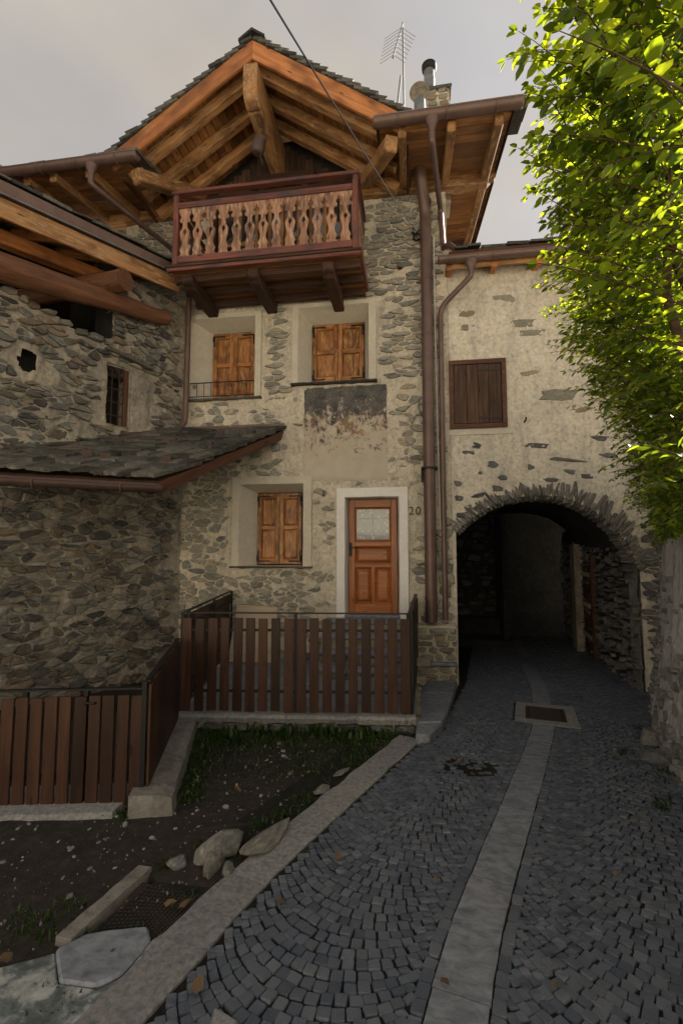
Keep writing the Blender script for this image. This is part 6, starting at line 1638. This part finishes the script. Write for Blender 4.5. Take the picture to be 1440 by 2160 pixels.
def grass(name, spots, label, mat='grass', hmin=.04, hmax=.14, wd=.006):
    v = []; f = []; rv = []
    for (x, y, z, n_, sp) in spots:
        for _ in range(n_):
            px = x+rn.gauss(0,sp); py = y+rn.gauss(0,sp); h = rn.uniform(hmin,hmax); a = rn.uniform(0,6.28); ln = rn.uniform(.2,1.0)*h; c_, s_ = math.cos(a), math.sin(a); w_ = wd*rn.uniform(.6,1.8)
            b = len(v); zz = z-.01
            v += [(px-s_*w_,py+c_*w_,zz),(px+s_*w_,py-c_*w_,zz),(px+c_*ln*.4-s_*w_*.8,py+s_*ln*.4+c_*w_*.8,zz+h*.65),(px+c_*ln*.4+s_*w_*.8,py+s_*ln*.4-c_*w_*.8,zz+h*.65),(px+c_*ln,py+s_*ln,zz+h*.85)]
            f += [(b,b+1,b+3,b+2),(b+2,b+3,b+4)]; r_ = rn.random(); rv += [r_,r_]
    me = bpy.data.meshes.new(name); me.from_pydata(v,[],f); a_ = me.attributes.new('rnd','FLOAT','FACE'); a_.data.foreach_set('value',rv); me.update()
    return setp(link(name, me, G[mat], None), label, 'grass', None, 'stuff')
sp = []
for k in range(300):
    f = rn.random(); p = TL.lerp(TR_, f)+nF*abs(rn.gauss(.0,.25))+nF*.06; sp.append((p.x,p.y,gz(p.y)-.01,12,.05))
for k in range(170):
    p = gd(rn.uniform(400,820), rn.uniform(1555,1640)); sp.append((p.x,p.y,p.z-.01,7,.06))
for k in range(120):
    f = rn.random(); p = sa.lerp(sb,f)+nk*(.26+abs(rn.gauss(0,.10))); sp.append((p.x,p.y,gz(p.y),10,.035))
for k in range(60):
    f = rn.random(); q = su(ke*f, -WS-.36-abs(rn.gauss(0,.05))); sp.append((q.x,q.y,q.z-.01,8,.03))
for k in range(30):
    p = gd(rn.uniform(30,200), rn.uniform(1900,1985)); sp.append((p.x,p.y,p.z-.01,6,.03))
for px, py in ((440,1780),(480,1800),(520,1740),(350,1820),(640,1690),(620,1720),(245,1715),(560,1790),(230,1700)):
    for _ in range(4): p = gd(px+rn.gauss(0,14),py+rn.gauss(0,8)); sp.append((p.x,p.y,p.z-.01,14,.03))
grass('grass', sp, 'thin dark green grass growing along walls and kerb', hmin=.012, hmax=.055, wd=.004)
sp = []
for px, py, n_ in ((560,1540,4),(600,1548,5),(650,1545,4),(690,1545,4),(740,1548,5),(790,1548,3),(500,1555,3)):
    for _ in range(n_): p = gd(px+rn.gauss(0,15),py+rn.gauss(4,5)); sp.append((p.x,p.y,p.z,10,.05))
grass('weeds', sp, 'broad leaved weeds at the foot of the terrace wall', hmin=.05, hmax=.14, wd=.012)
sp = []
for px, py in ((1395,1610),(1410,1640),(1380,1500),(1350,1540),(1400,1690),(1330,1600),(1390,1590),(900,1565)):
    for _ in range(5): p = gd(px+rn.gauss(0,12),py+rn.gauss(0,10)); sp.append((p.x,p.y,p.z,12,.03))
grass('moss', sp, 'small green tufts along the foot of the garden wall', hmin=.01, hmax=.05, wd=.008)

# ================================================================== hedge
LEAF = MB(); 
def leaf_geo(L_, W_):
    """folded leaf along +x, droops a little"""
    v = [(0,0,0),(.12*L_,0,-.0),(.35*L_,.5*W_,.10*W_),(.35*L_,-.5*W_,.10*W_),(.40*L_,0,-.06*W_),(.72*L_,.40*W_,.02*W_),(.72*L_,-.40*W_,.02*W_),(.74*L_,0,-.14*W_),(L_,0,-.30*W_)]
    f = [(1,4,2),(1,3,4),(2,4,7,5),(4,3,6,7),(5,7,8),(7,6,8)]
    return v, f
LG = leaf_geo(1, .48)
lme = bpy.data.meshes.new('leaf'); lme.from_pydata(LG[0],[],LG[1]); lme.polygons.foreach_set('use_smooth',[True]*len(LG[1])); lme.materials.append(G['leaf']); lme.update()
rn = random.Random(101)
def xf(y): return .30+.50*(y-1.53)
def yn(z): 
    pts = ((1.7,4.6),(2.1,3.9),(2.5,3.2),(3.0,2.25),(3.5,1.45),(4.0,1.25),(6.5,1.2))
    for (a,b),(c_,d) in zip(pts,pts[1:]):
        if z <= c_: return b+(d-b)*max(0,(z-a))/(c_-a)
    return 1.2
SIL = [(-400,1000),(0,1110),(60,1085),(95,1050),(140,1100),(230,1110),(320,1095),(420,1130),(530,1130),(600,1170),(680,1150),(770,1190),(850,1245),(930,1275),(1000,1285),(1090,1330),(1200,1360),(1500,1380)]
def sil(py):
    for (a,b),(c_,d) in zip(SIL,SIL[1:]):
        if py <= c_: return b+(d-b)*max(0,py-a)/(c_-a)
    return SIL[-1][1]
def tip_ok(p, d, L_, droop):
    for f in (.5, 1.0):
        q = V(p)+V(d).normalized()*L_*f - V((0,0,droop*L_*f*L_*f/.028*.5*.5)); pr = project(q)
        if pr is None: return False
        if pr[0] < sil(pr[1])+15: return False
    return True
def shoot(p, d, L_, droop, leaf, leaves, twigs):
    n = int(L_/.028); q = V(p); d = V(d).normalized(); path = [V(q)]
    side = 1
    for k in range(n):
        d = (d + V((rn.gauss(0,.03), rn.gauss(0,.03), -droop))).normalized(); q = q+d*.028; path.append(V(q))
        if k < n*.12: continue
        r_ = d.cross(V((0,0,1)))
        r_ = r_.normalized() if r_.length > .01 else V((1,0,0)); side = -side
        ld = (d*rn.uniform(.35,.8) + r_*side*rn.uniform(.6,1.0) + V((0,0,rn.uniform(-.55,.12)))).normalized()
        s_ = leaf*rn.uniform(.7,1.15)*(1 if k < n-5 else .75)
        leaves.append((V(q), ld, s_, rn.uniform(-.5,.5)))
    leaves.append((V(q), d, leaf*.7, 0))
    twigs.append(path)
def leaf_matrix(q, ld, s_, roll):
    x = ld; y = V((0,0,1)).cross(x); y = y.normalized() if y.length > .01 else V((0,1,0)); z = x.cross(y)
    c_, s2 = math.cos(roll), math.sin(roll); y, z = y*c_+z*s2, z*c_-y*s2
    return Matrix(((x.x*s_,y.x*s_,z.x*s_,q.x),(x.y*s_,y.y*s_,z.y*s_,q.y),(x.z*s_,y.z*s_,z.z*s_,q.z),(0,0,0,1)))
SHR = [(1.2,2.3,'tall near hedge shrub with long leafy shoots overhanging the lane',4.3),(2.3,3.6,'dense hedge shrub in the middle of the garden wall top',4.1),(3.6,5.3,'hedge shrub with dark small leaves above the streaked wall',3.8),(5.3,8.0,'far hedge shrub hanging beside the passage arch',3.6)]
for si, (y0, y1, lab, ztop) in enumerate(SHR):
    leaves = []; twigs = []
    nsh = (800, 900, 800, 700)[si]
    for k in range(nsh):
        y = rn.uniform(y0, y1); z = rn.uniform(1.75, ztop)
        if y < yn(z)-.05: 
            if rn.random() < .8: continue
        if si == 3: z = rn.uniform(1.95, 2.2+ (8.0-y)*.6+.4)
        inset = rn.choice((.08,.18,.32,.5,.7)) ; x = xf(y)+inset+rn.uniform(0,.2)
        d = V((-1, rn.gauss(-.25,.45), rn.gauss(.18,.35)))
        if z > 3.2 and rn.random() < .4: d = V((-.75, -.2+rn.gauss(0,.4), .7))
        L_ = rn.uniform(.35,.85)
        dr_ = rn.uniform(.012,.045)
        tip = V((x,y,z))+V(d).normalized()*L_
        if (tip-CAM).length < 1.55 or (V((x,y,z))-CAM).length < 1.6 or (si < 3 and min(z, tip.z) < 2.0): continue
        if tip_ok((x,y,z), d, L_, dr_): shoot((x,y,z), d, L_, dr_, (.074,.068,.060,.056)[si], leaves, twigs)
    # filler deeper inside
    for k in range((5000,6000,6500,6000)[si]):
        y = rn.uniform(y0,y1); z = rn.uniform(1.9 if si < 3 else 1.85, ztop if si < 3 else 2.2+(8-y)*.6+.6); 
        if y < yn(z)+.1 or (z > 3.0 and rn.random() < .5): continue
        x = xf(y)+.3+abs(rn.gauss(0,.34)); a = rn.uniform(0,6.28)
        pr = project(V((x,y,z)))
        if pr is None or pr[0] < sil(pr[1])+30 or (V((x,y,z))-CAM).length < 1.7: continue
        leaves.append((V((x,y,z)), V((math.cos(a)-.4, math.sin(a), rn.uniform(-.8,.2))).normalized(), .068*rn.uniform(.7,1.2), rn.uniform(-1,1)))
    if si == 0:
        # the long shoots that stand out against the sky and the plaster
        for (p0, p1, d0, d1, dr) in (((1400,165),(1065,92),1.9,1.65,.012),((1330,20),(1125,25),1.8,1.75,.02),((1420,330),(1115,322),2.5,2.3,.02),((1420,300),(1130,232),2.35,2.2,.018),((1430,480),(1180,505),2.5,2.35,.02),((1350,600),(1155,545),2.6,2.5,.02),((1380,790),(1160,682),2.8,2.65,.015),((1420,880),(1195,775),3.1,2.9,.015),((1430,960),(1250,845),3.9,3.8,.004),((1440,240),(1180,170),2.0,1.9,.02),((1440,420),(1120,378),2.5,2.3,.02)):
            a = CAM+ray(*p0)*d0; b = CAM+ray(*p1)*d1; shoot(a, (b-a)+V((0,0,dr*4*(b-a).length)), (b-a).length, dr, .074, leaves, twigs)
    z0 = GWZ-.06; p_, _ = gwp(max(0,min(1,((y0+y1)/2-1)/7.2)), GWZ); hx = xf((y0+y1)/2)+.75
    shrub = thing('hedge_shrub', (hx, (y0+y1)/2, z0), lab, 'shrub')
    def key(l): 
        pr = project(l[0]); 
        return -(l[2]/(l[0]-CAM).length) if pr and 0 < pr[0] < 1440 and 0 < pr[1] < 2160 else 0
    leaves.sort(key=key)
    nl = 290 if si == 0 else 0
    for q in leaves[:nl]: link('leaf', lme, G['leaf'], shrub, leaf_matrix(*q))
    joined('foliage', [(0, leaf_matrix(*q)) for q in leaves[nl:]], G['leaf'], shrub, [LG])
    tm = MB()
    for path in twigs: tm.tube(path[::4]+[path[-1]], .0035, 5, r1=.001)
    t_ = tm.build('twigs', G['grey_wood'], shrub); t_['kind'] = 'stuff'
    for k in range(4):
        y = y0+(y1-y0)*(k+.5)/4; x = xf(y)+.9+rn.uniform(-.15,.2); pts = [V((x,y,z0))]
        for j in range(7): pts.append(pts[-1]+V((rn.gauss(-.05,.06), rn.gauss(0,.06), (ztop-z0)*.85/7)))
        MB().tube(pts, .035, 8, r1=.008).build('stem', G['grey_wood'], shrub, smooth=True)
